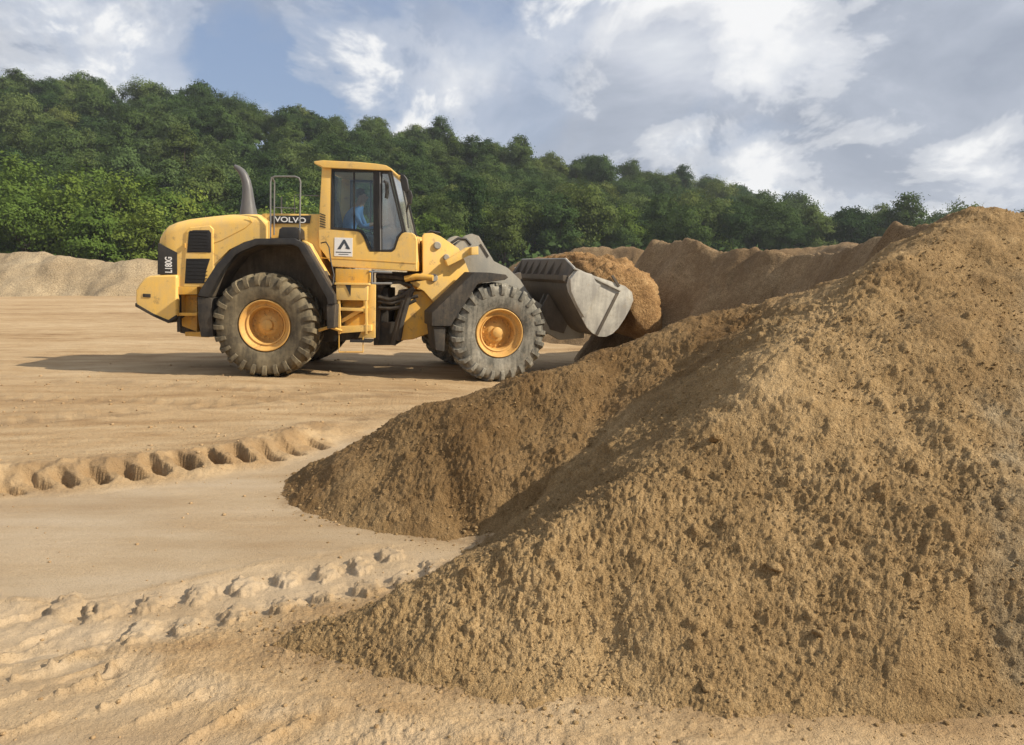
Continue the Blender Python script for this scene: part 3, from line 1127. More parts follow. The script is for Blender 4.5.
def rounded_loft(stations, name, mat, parent, nround=6):
    """stations: (u, half width, z bottom, z top, corner radius)"""
    V, Fc = [], []
    m = None
    for (u, w, zb, zt, r) in stations:
        ring_ = [(u, -w, zb), (u, -w, zb + (zt - r - zb) * 0.5)]
        for k in range(nround + 1):
            g = math.pi / 2 * k / nround
            ring_.append((u, -w + r - r * math.cos(g), zt - r + r * math.sin(g)))
        ring_.append((u, 0, zt + 0.02))
        ring_ += [(u, -p[1], p[2]) for p in ring_[-2::-1]]
        m = len(ring_)
        V += ring_
    for i in range(len(stations) - 1):
        for k in range(m - 1):
            Fc.append((i * m + k, i * m + k + 1, (i + 1) * m + k + 1, (i + 1) * m + k))
        Fc.append((i * m + m - 1, i * m, (i + 1) * m, (i + 1) * m + m - 1))
    Fc.append(tuple(range(m)))
    Fc.append(tuple(range(len(V) - 1, len(V) - m - 1, -1)))
    mb = MB().add(V, Fc)
    return mb.build(name, mat, parent, smooth=True)


hood_px = [(157.5, 243, 276, .84, .10), (159.5, 235, 276, .90, .14), (163, 229.5, 276, .94, .17), (168, 225, 276, .97, .18), (177, 221.5, 276, .98, .18),
           (178, 221.2, 291, .98, .18), (189, 218.6, 291, .98, .18), (197, 217.6, 290, .98, .18), (207, 216.4, 276, .98, .18), (217, 215.3, 263, .98, .18),
           (231, 214.0, 249.5, .98, .18), (246, 213.8, 242, .98, .18), (258, 214.2, 238.8, .98, .14), (268, 221.5, 238.8, .98, .10)]
st = []
for (x, yt, yb, w, r) in hood_px:
    u, zt = L(x, yt, -0.90)
    _, zb = L(x, yb, -0.98)
    st.append((u, w, zb, zt, r))
hood = rounded_loft(st, 'hood', M_YEL, root)
# panel seam line on the hood, a real groove cover strip
seam = [(197, 249), (222, 240), (245, 228), (252, 222), (248, 216)]
MB().tube([(*L(p[0], p[1], -0.985)[:1], -0.982, L(p[0], p[1], -0.985)[1]) for p in seam], 0.006, 6).build('seam', M_YELD, hood)

# black rear side panel with the type number
panel = MB().prism(LP([(158, 243), (177, 252.5), (177, 274.5), (157.5, 274.5)], V0 - 0.008), V0 - 0.012, V0 + 0.10).build('side_panel', M_BLK, root, 0.006)
# vented door: frame + two grilles
fr = LP([(186.5, 231), (190, 227.5), (210, 225.5), (213.5, 229), (213.5, 272), (206, 287), (183.5, 287)], V0 - 0.01)
door = MB().prism(fr, V0 - 0.022, V0 + 0.05).build('engine_door', M_YEL, root, 0.02, 3)


def grille(pts, parent):
    g = MB().prism(LP(pts, V0 - 0.03), V0 - 0.030, V0 - 0.005).build('grille', M_GRL, parent, 0.012)
    us = [p[0] for p in LP(pts, V0 - 0.03)]
    zs = [p[1] for p in LP(pts, V0 - 0.03)]
    n = 7
    for i in range(n):
        z = min(zs) + 0.035 + (max(zs) - min(zs) - 0.07) * i / (n - 1)
        MB().box(min(us) + 0.05, max(us) - 0.05, V0 - 0.036, V0 - 0.028, z - 0.008, z + 0.008).build('slat', M_GRL, g)
    return g


grille([(188.5, 232), (193, 230), (209, 230), (211, 233), (211, 252.5), (186.8, 252.5)], door)
grille([(186, 258.5), (210, 258.5), (206, 271), (204, 283.5), (184.5, 283.5)], door)
MB().box(*[f(*[p[0] for p in LP([(184.8, 245), (186.3, 245)], V0)]) for f in (min, max)], V0 - 0.04, V0, *sorted([L(185, 243, V0)[1], L(185, 248, V0)[1]])).build('hinge', M_YELD, door, 0.004)

# counterweight
cw = LP([(135.5, 290), (139, 284), (144.5, 278), (150, 275.5), (177, 274.8), (177, 316), (168, 322), (153, 315.5), (136, 306), (135.2, 299)], -1.05)
cwt = MB().prism(cw, -1.05, 1.05).build('counterweight', M_YEL, root, 0.06, 3, ang=25)
MB().prism(LP([(135, 303), (135, 306.5), (153, 316.5), (168, 323.2), (176, 318), (176, 315), (168, 320), (153, 313.5)], -1.06), -1.058, 1.058).build('bumper_lip', M_BLKD, cwt, 0.01)
MB().box(*sorted([L(137, 0, -1.06)[0], L(145, 0, -1.06)[0]]), -1.062, -1.045, *sorted([L(140, 297, -1.06)[1], L(140, 293.5, -1.06)[1]])).build('reflector', M_BLKD, cwt, 0.004)

# frame under the hood, ledge and bracket
frame = MB()
frame.prism(LP([(176, 288), (200, 290), (214, 300), (214, 332), (198, 336), (180, 333), (176, 318)], -0.6), -0.6, 0.6)
frame.prism(LP([(210, 290), (330, 285), (388, 288), (388, 336), (330, 342), (214, 334)], -0.42), -0.42, 0.42)
fr_o = frame.build('rear_frame', M_BLKD, root, 0.02)
MB().prism(LP([(176, 286.5), (197, 286.5), (197, 294.5), (176, 294.5)], -1.0), -1.0, -0.55).build('ledge', M_YELD, fr_o, 0.01)
MB().prism(LP([(177, 312.8), (197, 312.8), (197, 315.8), (177, 315.8)], -0.98), -0.98, -0.55).build('step', M_YELD, fr_o, 0.006)
MB().prism(LP([(176.5, 295), (180, 295), (180.5, 332), (177, 332)], -0.96), -0.96, -0.90).build('bracket', M_BLKD, fr_o, 0.006)
MB().prism(LP([(179, 295), (197, 295), (197, 332), (182, 326)], -0.72), -0.72, -0.55).build('tank', M_YELD, fr_o, 0.01)
MB().prism(LP([(185, 332), (208, 332), (208, 337.5), (185, 336)], -0.8), -0.8, -0.5).build('belly_plate', M_YELD, fr_o, 0.006)

# rear fenders: dark arch, mud flaps, dark inner wall
out_a = [(197.5, 296), (200, 290), (216.5, 264), (231, 249.6), (240, 244), (255.3, 238.4), (294, 238.4), (303.6, 243.4), (334, 295), (335, 304)]
in_a = [(327.5, 304), (326.5, 298), (298.5, 247.5), (292, 244.5), (257.5, 244.8), (242, 251), (235, 255), (222, 271), (208, 297)]
for s in (-1, 1):
    a = LP(out_a, -1.47)
    b = LP(in_a, -1.47)
    f = MB().prism(a + b, s * 1.47, s * 1.30).build('fender', M_BLK, root, 0.015, ang=30)
    out_l = [(199.5, 296), (202, 291), (218, 266), (232, 252), (241, 246.5), (256, 240.5), (293, 240.5), (302, 245), (332, 296), (333, 304)]
    MB().prism(LP(out_l, -1.47) + b, s * 1.299, s * 0.80).build('fender_liner', M_ARCH, f)
    MB().prism(LP([(197.5, 297), (211, 298), (213, 337), (201, 337), (198, 318)], -1.45), s * 1.45, s * 0.85).build('mudflap', M_BLKD, f, 0.008)
    MB().prism(LP([(326.5, 304.5), (335, 304.5), (334, 328), (327, 329)], -1.45), s * 1.45, s * 0.85).build('mudflap', M_BLKD, f, 0.008)
MB().prism(LP([(208, 290), (224, 262), (240, 247), (262, 238), (300, 238), (330, 290), (332, 320), (212, 322)], -0.78), -0.79, -0.72).build('wheel_arch_wall', M_ARCH, root)

# body behind the hood, carrying the name plate
body = MB().prism(LP([(262, 213.5), (319, 214), (322, 262), (330, 290), (262, 262)], -0.74), -0.74, 0.74).build('body_panel', M_YEL, root, 0.02)
MB().prism(LP([(303, 240.5), (309, 243.5), (331.5, 283), (333, 300), (330, 296)], -0.98), -0.98, -0.745).build('guard_plate', M_YEL, root, 0.01)
plate = MB().prism(LP([(269.5, 215.8), (311, 215.4), (309.6, 223.3), (269.5, 223.6)], -0.76), -0.765, -0.742).build('name_plate', M_BLK, root, 0.004)
MB().prism(LP([(279, 229), (282, 227), (296, 227), (298.5, 230), (299, 239), (278, 239)], -1.12), -1.12, -0.75).build('filter_box', M_BLK, root, 0.02)


def text_mesh(txt, x0, x1, z0, z1, v, name, mat, parent, vertical=False, weight=0.02):
    cu = bpy.data.curves.new(name, 'FONT')
    cu.body = txt
    cu.size = 1.0
    cu.offset = weight
    cu.extrude = 0.0
    ob = bpy.data.objects.new('tmp_text', cu)
    COL.objects.link(ob)
    dg = bpy.context.evaluated_depsgraph_get()
    me = bpy.data.meshes.new_from_object(ob.evaluated_get(dg))
    bpy.data.objects.remove(ob)
    V = np.array([p.co[:] for p in me.vertices])
    mn, mxx = V.min(0), V.max(0)
    a = (V[:, 0] - mn[0]) / (mxx[0] - mn[0])
    b = (V[:, 1] - mn[1]) / (mxx[1] - mn[1])
    if vertical:      # reads from bottom to top
        U = x1 - b * (x1 - x0)
        Z = z0 + a * (z1 - z0)
    else:
        U = x0 + a * (x1 - x0)
        Z = z0 + b * (z1 - z0)
    for p, u, z in zip(me.vertices, U, Z):
        p.co = (u, v, z)
    me.materials.clear()
    me.materials.append(mat)
    me.name = name
    return new_obj(name, me, parent)


u0, z0 = L(274.5, 221.7, -0.768)
u1, z1 = L(306, 217.7, -0.768)
text_mesh('VOLVO', u0, u1, z0, z1, -0.769, 'lettering', M_WHT, plate, weight=0.02)
u0, z0 = L(165, 272.5, V0 - 0.015)
u1, z1 = L(172, 257.0, V0 - 0.015)
text_mesh('L180G', u0, u1, z0, z1, V0 - 0.0155, 'lettering', M_WHT, panel, vertical=True, weight=0.03)

# exhaust stack
ex_pts = [((249, 222), .165), ((248.5, 213), .155), ((248.2, 205), .125), ((248, 197), .105), ((247.5, 189), .09), ((246.3, 182), .082), ((244.3, 176), .075), ((241.5, 171.5), .064), ((238, 168.2), .05), ((234.5, 166), .03)]
ev = 0.0
MB().tube([(L(p[0], p[1], ev)[0], ev, L(p[0], p[1], ev)[1]) for p, r in ex_pts], [r for p, r in ex_pts], 18).build('exhaust_stack', M_PIPE, root, smooth=True)


def q3(px, py, v, front=False):
    u, z = L(px, py, v, front)
    return (u, v, z)


# hand rails on the engine platform
MB().tube([q3(270.5, 241, -1.02), q3(270.5, 182, -1.02), q3(271.5, 178, -1.02), q3(275, 176.5, -1.02), q3(295, 176.5, -1.02), q3(299, 178, -1.02), q3(300.5, 182, -1.02), q3(299.5, 241, -1.02)], 0.014, 8).build('handrail', M_RAIL, root, smooth=True)
MB().tube([q3(274, 235, -0.8), q3(274.5, 182, -0.8), q3(273, 179, -0.9), q3(271.5, 177.5, -1.0)], 0.013, 8).build('handrail', M_RAIL, root, smooth=True)
MB().tube([q3(275, 207.5, -0.78), q3(297, 208.5, -0.78)], 0.008, 6).build('rail_bar', M_RAIL, root, smooth=True)
MB().tube([q3(281.5, 216, -0.6), q3(281.5, 197, -0.6)], 0.012, 6).build('antenna', M_RAIL, root, smooth=True)
MB().tube([q3(294.5, 216, -0.6), q3(294.5, 195, -0.6), q3(319, 195.8, -0.6)], 0.009, 6).build('antenna', M_RAIL, root, smooth=True)

# ---------------- cab
CV = -0.80
low = [(318.3, 229.5), (331.5, 229.3), (357, 231), (361, 233.2), (364.5, 239), (367.8, 248.5), (370, 251.5), (392, 251.8), (395, 249), (398.5, 238), (401.5, 233.6), (405, 232.3),
       (412, 232.8), (415.5, 235.5), (417, 241), (416.6, 271.5), (377, 269), (333, 266.8), (330, 262), (319, 247)]
cab_o = MB().prism(LP([(330, 258), (417, 262), (416.6, 271), (333, 266.5)], CV), CV + 0.101, -CV - 0.101).build('cab', M_YELD, root)
for s in (1, -1):
    MB().prism(LP(low, CV), s * CV, s * (CV + 0.10)).build('door_panel', M_YEL, cab_o, 0.02, 3, ang=30)
MB().prism(LP([(405, 234), (415, 236), (416.5, 262), (404, 262)], CV), CV + 0.11, -CV - 0.11).build('front_panel', M_YEL, cab_o)
MB().prism(LP([(319, 231), (327, 231), (333, 262), (325, 255)], CV), CV + 0.11, -CV - 0.11).build('rear_panel', M_YEL, cab_o)
MB().tube([q3(319, 257.8, CV - 0.002), q3(345, 259, CV - 0.002), q3(380, 261, CV - 0.002), q3(416, 263.5, CV - 0.002)], 0.006, 5).build('seam', M_YELD, cab_o)
# roof
roof = LP([(314, 161.2), (323, 160.2), (356, 161.8), (376, 163.6), (386, 165.2), (391.5, 168.6), (391, 170.4), (376, 170), (356, 169), (323, 167.6), (320, 165.6), (314.2, 163.6)], -0.86)
MB().prism(roof, -0.86, 0.86).build('roof', M_YEL, cab_o, 0.025, 3, ang=30)
MB().prism(LP([(379, 170.3), (389, 170.4), (388.5, 174.5), (380, 174)], -0.78), -0.78, 0.78).build('visor', M_BLK, cab_o, 0.01)
for s in (1, -1):
    v1_, v2_ = s * CV, s * (CV + 0.13)
    MB().prism(LP([(389.8, 171), (391.6, 171), (406, 233), (404, 233)], CV), s * (CV + 0.03), s * (CV + 0.09)).build('windscreen_pillar', M_BLK, cab_o)
    MB().prism(LP([(321.8, 167.5), (331.4, 168), (330.6, 229.5), (318.2, 230)], CV), v1_, v2_).build('pillar', M_YEL, cab_o, 0.02)
    # louvre on the pillar
    if s == 1:
        for i in range(6):
            MB().prism(LP([(319.8 + 0.05 * i, 213.0 + 2.5 * i), (325.5, 215.0 + 2.4 * i), (325.5, 216.0 + 2.4 * i), (319.6, 214.0 + 2.5 * i)], CV - 0.003), v1_ - 0.006, v1_ + 0.02).build('louvre', M_BLK, cab_o)
    # black door frame around the glass
    fo = [(331.6, 168.8), (381, 170.5), (381, 251.2), (369.5, 251.2), (363.5, 237), (360, 231.6), (331, 229)]
    fi = [(333.2, 171), (373.2, 172), (373.5, 248.8), (371, 248.8), (365.2, 236), (361, 229.4), (333, 227)]
    mbf = MB()
    po, pi_ = LP(fo, CV), LP(fi, CV)
    n = len(po)
    V = [(p[0], v1_ - s * 0.004, p[1]) for p in po] + [(p[0], v1_ - s * 0.004, p[1]) for p in pi_] + [(p[0], v2_, p[1]) for p in po] + [(p[0], v2_, p[1]) for p in pi_]
    Fc = []
    for i in range(n):
        j = (i + 1) % n
        Fc += [(i, j, n + j, n + i), (2 * n + i, 3 * n + i, 3 * n + j, 2 * n + j), (i, 2 * n + i, 2 * n + j, j), (n + i, n + j, 3 * n + j, 3 * n + i)]
    mbf.add(V, Fc)
    dfr = mbf.build('door_frame', M_BLK, cab_o)
    vg = s * (CV + 0.045)
    MB().prism(LP(fi, CV), vg, vg + s * 0.008).build('pane', M_GLASS, dfr)
    MB().prism(LP([(353, 170), (354.2, 170), (354.2, 230), (353, 230)], CV), s * (CV + 0.02), s * (CV + 0.07)).build('window_bar', M_BLK, dfr)
    # front corner window: rubber edge and pane
    fo = [(381.2, 170.6), (389, 171), (403.6, 232.6), (402, 233), (398.2, 237), (394.6, 248.4), (392, 251.6), (381.2, 251.4)]
    fi = [(382, 173.0), (387.8, 173.4), (402, 231.2), (401, 231.6), (396.8, 236.5), (393.2, 247.6), (391, 249.6), (382, 249.6)]
    po, pi_ = LP(fo, CV), LP(fi, CV)
    n = len(po)
    V = [(p[0], v1_ - s * 0.002, p[1]) for p in po] + [(p[0], v1_ - s * 0.002, p[1]) for p in pi_] + [(p[0], s * (CV + 0.05), p[1]) for p in po] + [(p[0], s * (CV + 0.05), p[1]) for p in pi_]
    Fc = []
    for i in range(n):
        j = (i + 1) % n
        Fc += [(i, j, n + j, n + i), (2 * n + i, 3 * n + i, 3 * n + j, 2 * n + j), (i, 2 * n + i, 2 * n + j, j), (n + i, n + j, 3 * n + j, 3 * n + i)]
    qfr = MB().add(V, Fc).build('window_frame', M_BLK, cab_o)
    MB().prism(LP(fi, CV), s * (CV + 0.02), s * (CV + 0.028)).build('pane', M_GLASSF, qfr)
# windscreen and rear window
ws = LP([(388.6, 171), (389.6, 171), (404.2, 233), (403.2, 233)], CV)
MB().prism(ws, CV + 0.06, -CV - 0.06).build('windscreen', M_GLASSF, cab_o)
rw = LP([(321.5, 170), (322.5, 170), (319.6, 229), (318.6, 229)], CV)
MB().prism(rw, CV + 0.14, -CV - 0.14).build('rear_window', M_GLASS, cab_o)
# door handle, grab rail, mirrors, wiper, work light
MB().tube([q3(384.3, 181, CV - 0.03), q3(386, 183, CV - 0.05), q3(386.5, 192, CV - 0.05), q3(385.8, 198, CV - 0.03)], 0.022, 8).build('grab_handle', M_BLK, cab_o, smooth=True)
MB().tube([q3(380, 172, CV - 0.015), q3(380.3, 200, CV - 0.03), q3(380.6, 250, CV - 0.02)], 0.012, 6).build('grab_rail', M_RAIL, cab_o, smooth=True)
MB().prism(LP([(400.5, 176), (404, 174.5), (407.5, 179), (409.5, 190), (407, 193.5), (403, 190)], -1.0), -1.06, -0.96).build('mirror', M_BLK, cab_o, 0.02, 3)
MB().prism(LP([(408, 191), (411, 190.5), (412.8, 196), (411.5, 204), (408.5, 204.5), (407, 198)], -1.0), -1.05, -0.97).build('mirror', M_BLK, cab_o, 0.015, 3)
MB().tube([q3(399, 172.5, -0.84), q3(404, 177, -0.98), q3(409, 200, -0.99), q3(406.5, 212, -0.86)], 0.014, 6).build('mirror_arm', M_BLK, cab_o, smooth=True)
MB().tube([q3(400, 176, -0.5), q3(406, 205, -0.45), q3(408.5, 228, -0.5)], 0.014, 6).build('wiper', M_BLK, cab_o, smooth=True)
MB().prism(LP([(397.5, 175.5), (400, 175), (401, 178), (398.5, 178.8)], -0.9), -0.93, -0.85).build('marker_lamp', M_YEL, cab_o, 0.008)
# white decal with its mark
dec = MB().prism(LP([(334.6, 237.4), (352.6, 238), (352.4, 256.6), (334.2, 256)], CV - 0.005), CV - 0.006, CV + 0.01).build('decal', M_WHT, cab_o)
A1 = LP([(343.4, 239.6), (345.0, 239.6), (350.2, 249.2), (347.4, 249.2), (345.2, 248.2), (346.2, 247.0), (344.2, 243.2), (340.6, 249.2), (337.2, 249.2)], CV - 0.009)
MB().prism(A1, CV - 0.009, CV - 0.004).build('emblem', M_SLATE, dec)
MB().prism(LP([(335.8, 251.6), (351, 252.1), (351, 253.0), (335.8, 252.5)], CV - 0.009), CV - 0.008, CV - 0.004).build('print_line', M_SLATE, dec)
MB().prism(LP([(338.5, 253.9), (348.4, 254.2), (348.4, 254.8), (338.5, 254.5)], CV - 0.009), CV - 0.008, CV - 0.004).build('print_line', M_SLATE, dec)
# interior
seat = MB()
su, sz_ = L(352, 232, 0)
seat.box(su - 0.28, su + 0.25, -0.26, 0.26, sz_ - 0.32, sz_ - 0.18)
seat.prism([(su - 0.30, sz_ - 0.2), (su - 0.16, sz_ - 0.2), (su - 0.30, sz_ + 0.55), (su - 0.42, sz_ + 0.55)], -0.25, 0.25)
seat.prism([(su - 0.40, sz_ + 0.57), (su - 0.31, sz_ + 0.57), (su - 0.34, sz_ + 0.78), (su - 0.43, sz_ + 0.78)], -0.13, 0.13)
seat.box(su - 0.2, su + 0.15, -0.2, 0.2, sz_ - 0.62, sz_ - 0.31)
seat.build('seat', M_SEAT, cab_o, 0.03, 3)
con = MB()
con.prism([(su + 0.55, sz_ - 0.62), (su + 0.85, sz_ - 0.62), (su + 0.80, sz_ + 0.12), (su + 0.62, sz_ + 0.02)], -0.3, 0.3)
con.build('console', M_SEAT, cab_o, 0.02)
swc = Vector((su + 0.52, 0, sz_ + 0.12))
ring_pts = []
for k in range(25):
    g = 2 * math.pi * k / 24
    ring_pts.append(swc + Vector((0.17 * math.cos(g) * 0.85, 0.17 * math.sin(g), 0.17 * math.cos(g) * 0.5)))
MB().tube(ring_pts, 0.015, 6, cap=False).tube([swc, swc + Vector((0.22, 0, -0.3))], 0.025, 6).tube([swc + Vector((0, -.17, 0)), swc, swc + Vector((0, .17, 0))], 0.012, 6).build('steering_wheel', M_SEAT, cab_o, smooth=True)
MB().prism(LP([(384, 230), (392, 228), (398, 246), (390, 252), (384, 252)], -0.3), -0.62, -0.35).build('dashboard', M_SEAT, cab_o, 0.02)

# ---------------- ladder and tank side below the cab
lad = MB().prism(LP([(335.5, 268.5), (369, 269.5), (369, 284), (335.5, 283.5)], -1.0), -1.0, -0.5).build('ladder', M_YELD, root, 0.008)
MB().prism(LP([(336, 284.5), (367.5, 285), (367, 300.5), (336.5, 300)], -1.18), -1.18, -1.06).build('step', M_YEL, lad, 0.01)
MB().prism(LP([(345, 284.3), (351, 284.3), (350.5, 296)], -1.185), -1.19, -1.178).build('latch', M_BLK, lad)
MB().prism(LP([(334.5, 282.6), (368.5, 283.2), (368.5, 285.2), (334.5, 284.6)], -1.2), -1.20, -0.75).build('step', M_YEL, lad, 0.004)
for x0, x1 in ((337.6, 340), (365, 366.8)):
    MB().prism(LP([(x0, 299), (x1, 299), (x1 + 0.4, 334), (x0 + 0.4, 334)], -1.17), -1.17, -1.11).build('stringer', M_YEL, lad, 0.005)
MB().prism(LP([(340, 307.5), (365, 308.5), (365, 311.5), (340, 310.5)], -1.16), -1.16, -0.92).build('step', M_YEL, lad, 0.005)
MB().prism(LP([(340, 320), (366, 304.5), (368, 308), (342, 323)], -1.05), -1.05, -1.0).build('brace', M_YEL, lad, 0.005)
MB().prism(LP([(338, 326.5), (371, 325), (371, 331), (338, 333.5)], -1.16), -1.16, -0.92).build('step', M_YEL, lad, 0.006)
MB().prism(LP([(346, 316), (366, 313), (372, 326), (344, 327)], -0.98), -0.98, -0.92).build('side_plate', M_YELD, lad, 0.006)
MB().prism(LP([(366, 284), (375.5, 284.5), (375, 338), (358, 338), (362, 330), (367, 318)], -1.02), -1.02, -0.96).build('side_plate', M_YEL, lad, 0.01)
MB().prism(LP([(341, 299), (366, 300), (366, 330), (341, 330)], -0.9), -0.9, -0.6).build('tank', M_YELD, lad, 0.01)
MB().prism(LP([(350, 339.6), (371, 340), (371, 342.6), (350, 342.2)], -1.14), -1.16, -0.9).build('step', M_BLK, lad, 0.004)
for x in (339, 363):
    MB().tube([q3(x, 333, -1.14), q3(x, 352, -1.14)], 0.008, 6).build('step_chain', M_YELD, lad)
MB().tube([q3(339, 352, -1.14), q3(363, 352, -1.14)], 0.012, 6).build('step', M_YELD, lad)
for z in (0, 1):
    MB().tube([q3(369, 271.5 + 12 * z, -1.0), q3(392, 272.5 + 11 * z, -0.9)], 0.022, 6).build('hand_bar', M_RAIL, lad, smooth=True)
MB().tube([q3(372, 272, -1.0), q3(372, 284, -1.0)], 0.02, 6).build('hand_bar', M_RAIL, lad, smooth=True)
MB().tube([q3(331, 300, -1.2), q3(334, 275, -1.1), q3(331, 262, -1.0), q3(329, 247, -0.95), q3(326, 242, -0.9), q3(321, 243, -0.86)], 0.012, 6).build('hose', M_BLK, root, smooth=True)
MB().tube([q3(318, 330.5, -1.3), q3(330, 327, -1.25), q3(342, 331, -1.2)], 0.03, 6).build('tow_bar', M_YELD, root, smooth=True)

# ---------------- articulation: hinge blocks and hoses with gaps between them
art = MB()
art.prism(LP([(374, 284), (382, 284), (380, 344), (374, 344)], -0.5), -0.55, 0.5)
art.prism(LP([(374, 322), (399, 322), (396, 345), (374, 345)], -0.45), -0.5, 0.45)
art.prism(LP([(376, 271), (417, 273), (415, 283), (376, 283)], -0.5), -0.5, 0.5)
art_o = art.build('articulation_joint', M_BLKD, root, 0.015)
for pts, r in (([(378, 297), (390, 300), (404, 295), (414, 288)], 0.045), ([(378, 301), (392, 303.5), (406, 299), (418, 296)], 0.03),
               ([(379, 308), (392, 308.5), (404, 306), (416, 300)], 0.03), ([(380, 290), (386, 283), (400, 282), (412, 286)], 0.03),
               ([(376, 276), (392, 277), (412, 280), (428, 278)], 0.035), ([(398, 340), (401, 322), (406, 304), (411, 290)], 0.06), ([(393, 345), (398, 322), (404, 300)], 0.05)):
    MB().tube([q3(p[0], p[1], -0.62) for p in pts], r, 8).build('hose', M_BLKD, art_o, smooth=True)
MB().tube([q3(405, 279, -0.7), q3(417, 276.5, -0.72), q3(433, 278, -0.75)], 0.055, 10).build('steering_cylinder', M_YELD, root, smooth=True)

# ---------------- front frame
TV = -0.74
tower = [(423, 236), (424.5, 233.2), (433, 233), (441, 236.4), (458.8, 248.5), (465, 261), (470, 274), (455, 293), (438, 307), (424, 291), (411, 284), (411, 279.5), (423, 272.5)]
pl = LP(tower, TV, True)
tw_o = MB(True).prism(LP([(426, 240), (438, 243), (452, 256), (440, 285), (427, 280)], TV, True), TV + 0.091, -TV - 0.091).build('front_tower', M_YELD, root)
for s in (1, -1):
    MB(True).prism(pl, s * TV, s * (TV + 0.09)).build('tower_plate', M_YEL, tw_o, 0.015, ang=30)
for (x, y, r) in ((437, 245.5, .068), (446, 257.3, .055), (433.5, 277.8, .072)):
    u, z = L(x, y, TV, True)
    MB(True).lathe((u, z), [(0.001, TV - 0.05), (r * 0.8, TV - 0.05), (r, TV - 0.035), (r, TV + 0.02)], 18).build('pin', M_GREY, tw_o, smooth=True)
# diagonal strut plate and lamp bracket
MB(True).prism(LP([(447, 266), (445, 260.5), (466, 247.5), (476.5, 246.5), (476.8, 254.5), (468, 255.5)], TV - 0.12, True), TV - 0.2, TV - 0.06).build('lamp_bracket', M_YEL, tw_o, 0.01)
MB(True).prism(LP([(470, 247.2), (476.8, 246.4), (477, 254.6), (470, 255)], TV - 0.2, True), TV - 0.30, TV - 0.2).build('work_lamp', M_YEL, tw_o, 0.012)
# side flank in front of the wheel
MB(True).prism(LP([(438, 304), (470, 274), (472, 280), (452, 306), (440, 316)], -0.9, True), -0.92, TV).build('flank_plate', M_YELD, tw_o, 0.01)
# lower gusset plate
gus = LP([(411, 292), (424.5, 290), (438, 303), (434, 323), (431.5, 333), (413, 339.5), (397, 341), (401, 323)], -0.62, True)
MB(True).prism(gus, -0.62, 0.62).build('front_frame', M_YELD, root, 0.04, 3, ang=30)

# front fenders
fo = [(432, 326), (432, 313), (446, 299.5), (474, 272.3), (490, 272.6), (506, 274.6), (508.5, 277.5), (505, 280), (478, 283.5), (455, 319), (451, 326)]
for s in (-1, 1):
    f = MB(True).prism(LP(fo, -1.47, True), s * 1.47, s * 0.85).build('fender', M_BLKD, root, 0.015, ang=30)
    MB(True).prism(LP([(433.5, 326.5), (445.5, 326.5), (444.5, 351.5), (436, 350)], -1.42, True), s * 1.42, s * 0.9).build('mudflap', M_BLKD, f, 0.008)

# lift arms, dusty grey
BV = -0.62
arm = [(447, 262), (455, 246), (466, 235.5), (472, 233.6), (479, 236), (494, 261), (508, 268), (520, 279.5), (532, 298), (566, 321), (585, 326), (584, 338), (560, 340), (528, 322), (500, 296), (478, 280), (464, 274)]
for s in (1, -1):
    MB(True).prism(LP(arm, BV, True), s * BV, s * (BV + 0.13)).build('lift_arm', M_GREY, root, 0.012, ang=30)
MB(True).prism(LP([(498, 275), (512, 279), (520, 290), (508, 296), (498, 290)], BV, True), BV + 0.13, -BV - 0.13).build('cross_tube', M_GREY, root, 0.02)
# slot on the arm, hoses over the tower
MB(True).prism(LP([(479, 245), (481, 243.5), (489, 256), (487, 258)], BV - 0.004, True), BV - 0.006, BV + 0.02).build('slot', M_BLKD, root)
MB(True).tube([q3(451, 243, BV, True), q3(458, 238.5, BV, True), q3(466, 239, BV, True), q3(471, 245, BV, True)], 0.025, 8).build('hose', M_BLK, root, smooth=True)
MB(True).tube([q3(453, 246, BV + .15, True), q3(461, 241, BV + .15, True), q3(468, 243, BV + .15, True), q3(472, 250, BV + .15, True)], 0.03, 8).build('hose', M_BLK, root, smooth=True)
MB(True).tube([q3(425, 236, -0.5, True), q3(430, 231, -0.5, True), q3(440, 233, -0.5, True)], 0.02, 8).build('hose', M_BLK, root, smooth=True)
# lift cylinders, tilt cylinder and bell crank
for s in (1, -1):
    MB(True).tube([(0.55, s * 0.40, 0.95), (1.7, s * 0.40, 1.15)], 0.085, 12).tube([(1.7, s * 0.40, 1.15), (2.4, s * 0.42, 1.2)], 0.05, 12).build('lift_cylinder', M_YELD, root, smooth=True)
MB(True).tube([(0.7, 0, 2.0), (1.9, 0, 1.85)], 0.10, 12).tube([(1.9, 0, 1.85), (2.5, 0, 1.75)], 0.055, 12).build('tilt_cylinder', M_GREY, root, smooth=True)
MB(True).prism([(2.35, 1.85), (2.6, 1.95), (2.75, 1.3), (3.2, 0.95), (3.15, 0.8), (2.6, 0.9)], -0.09, 0.09).build('bell_crank', M_STEELD, root, 0.02)

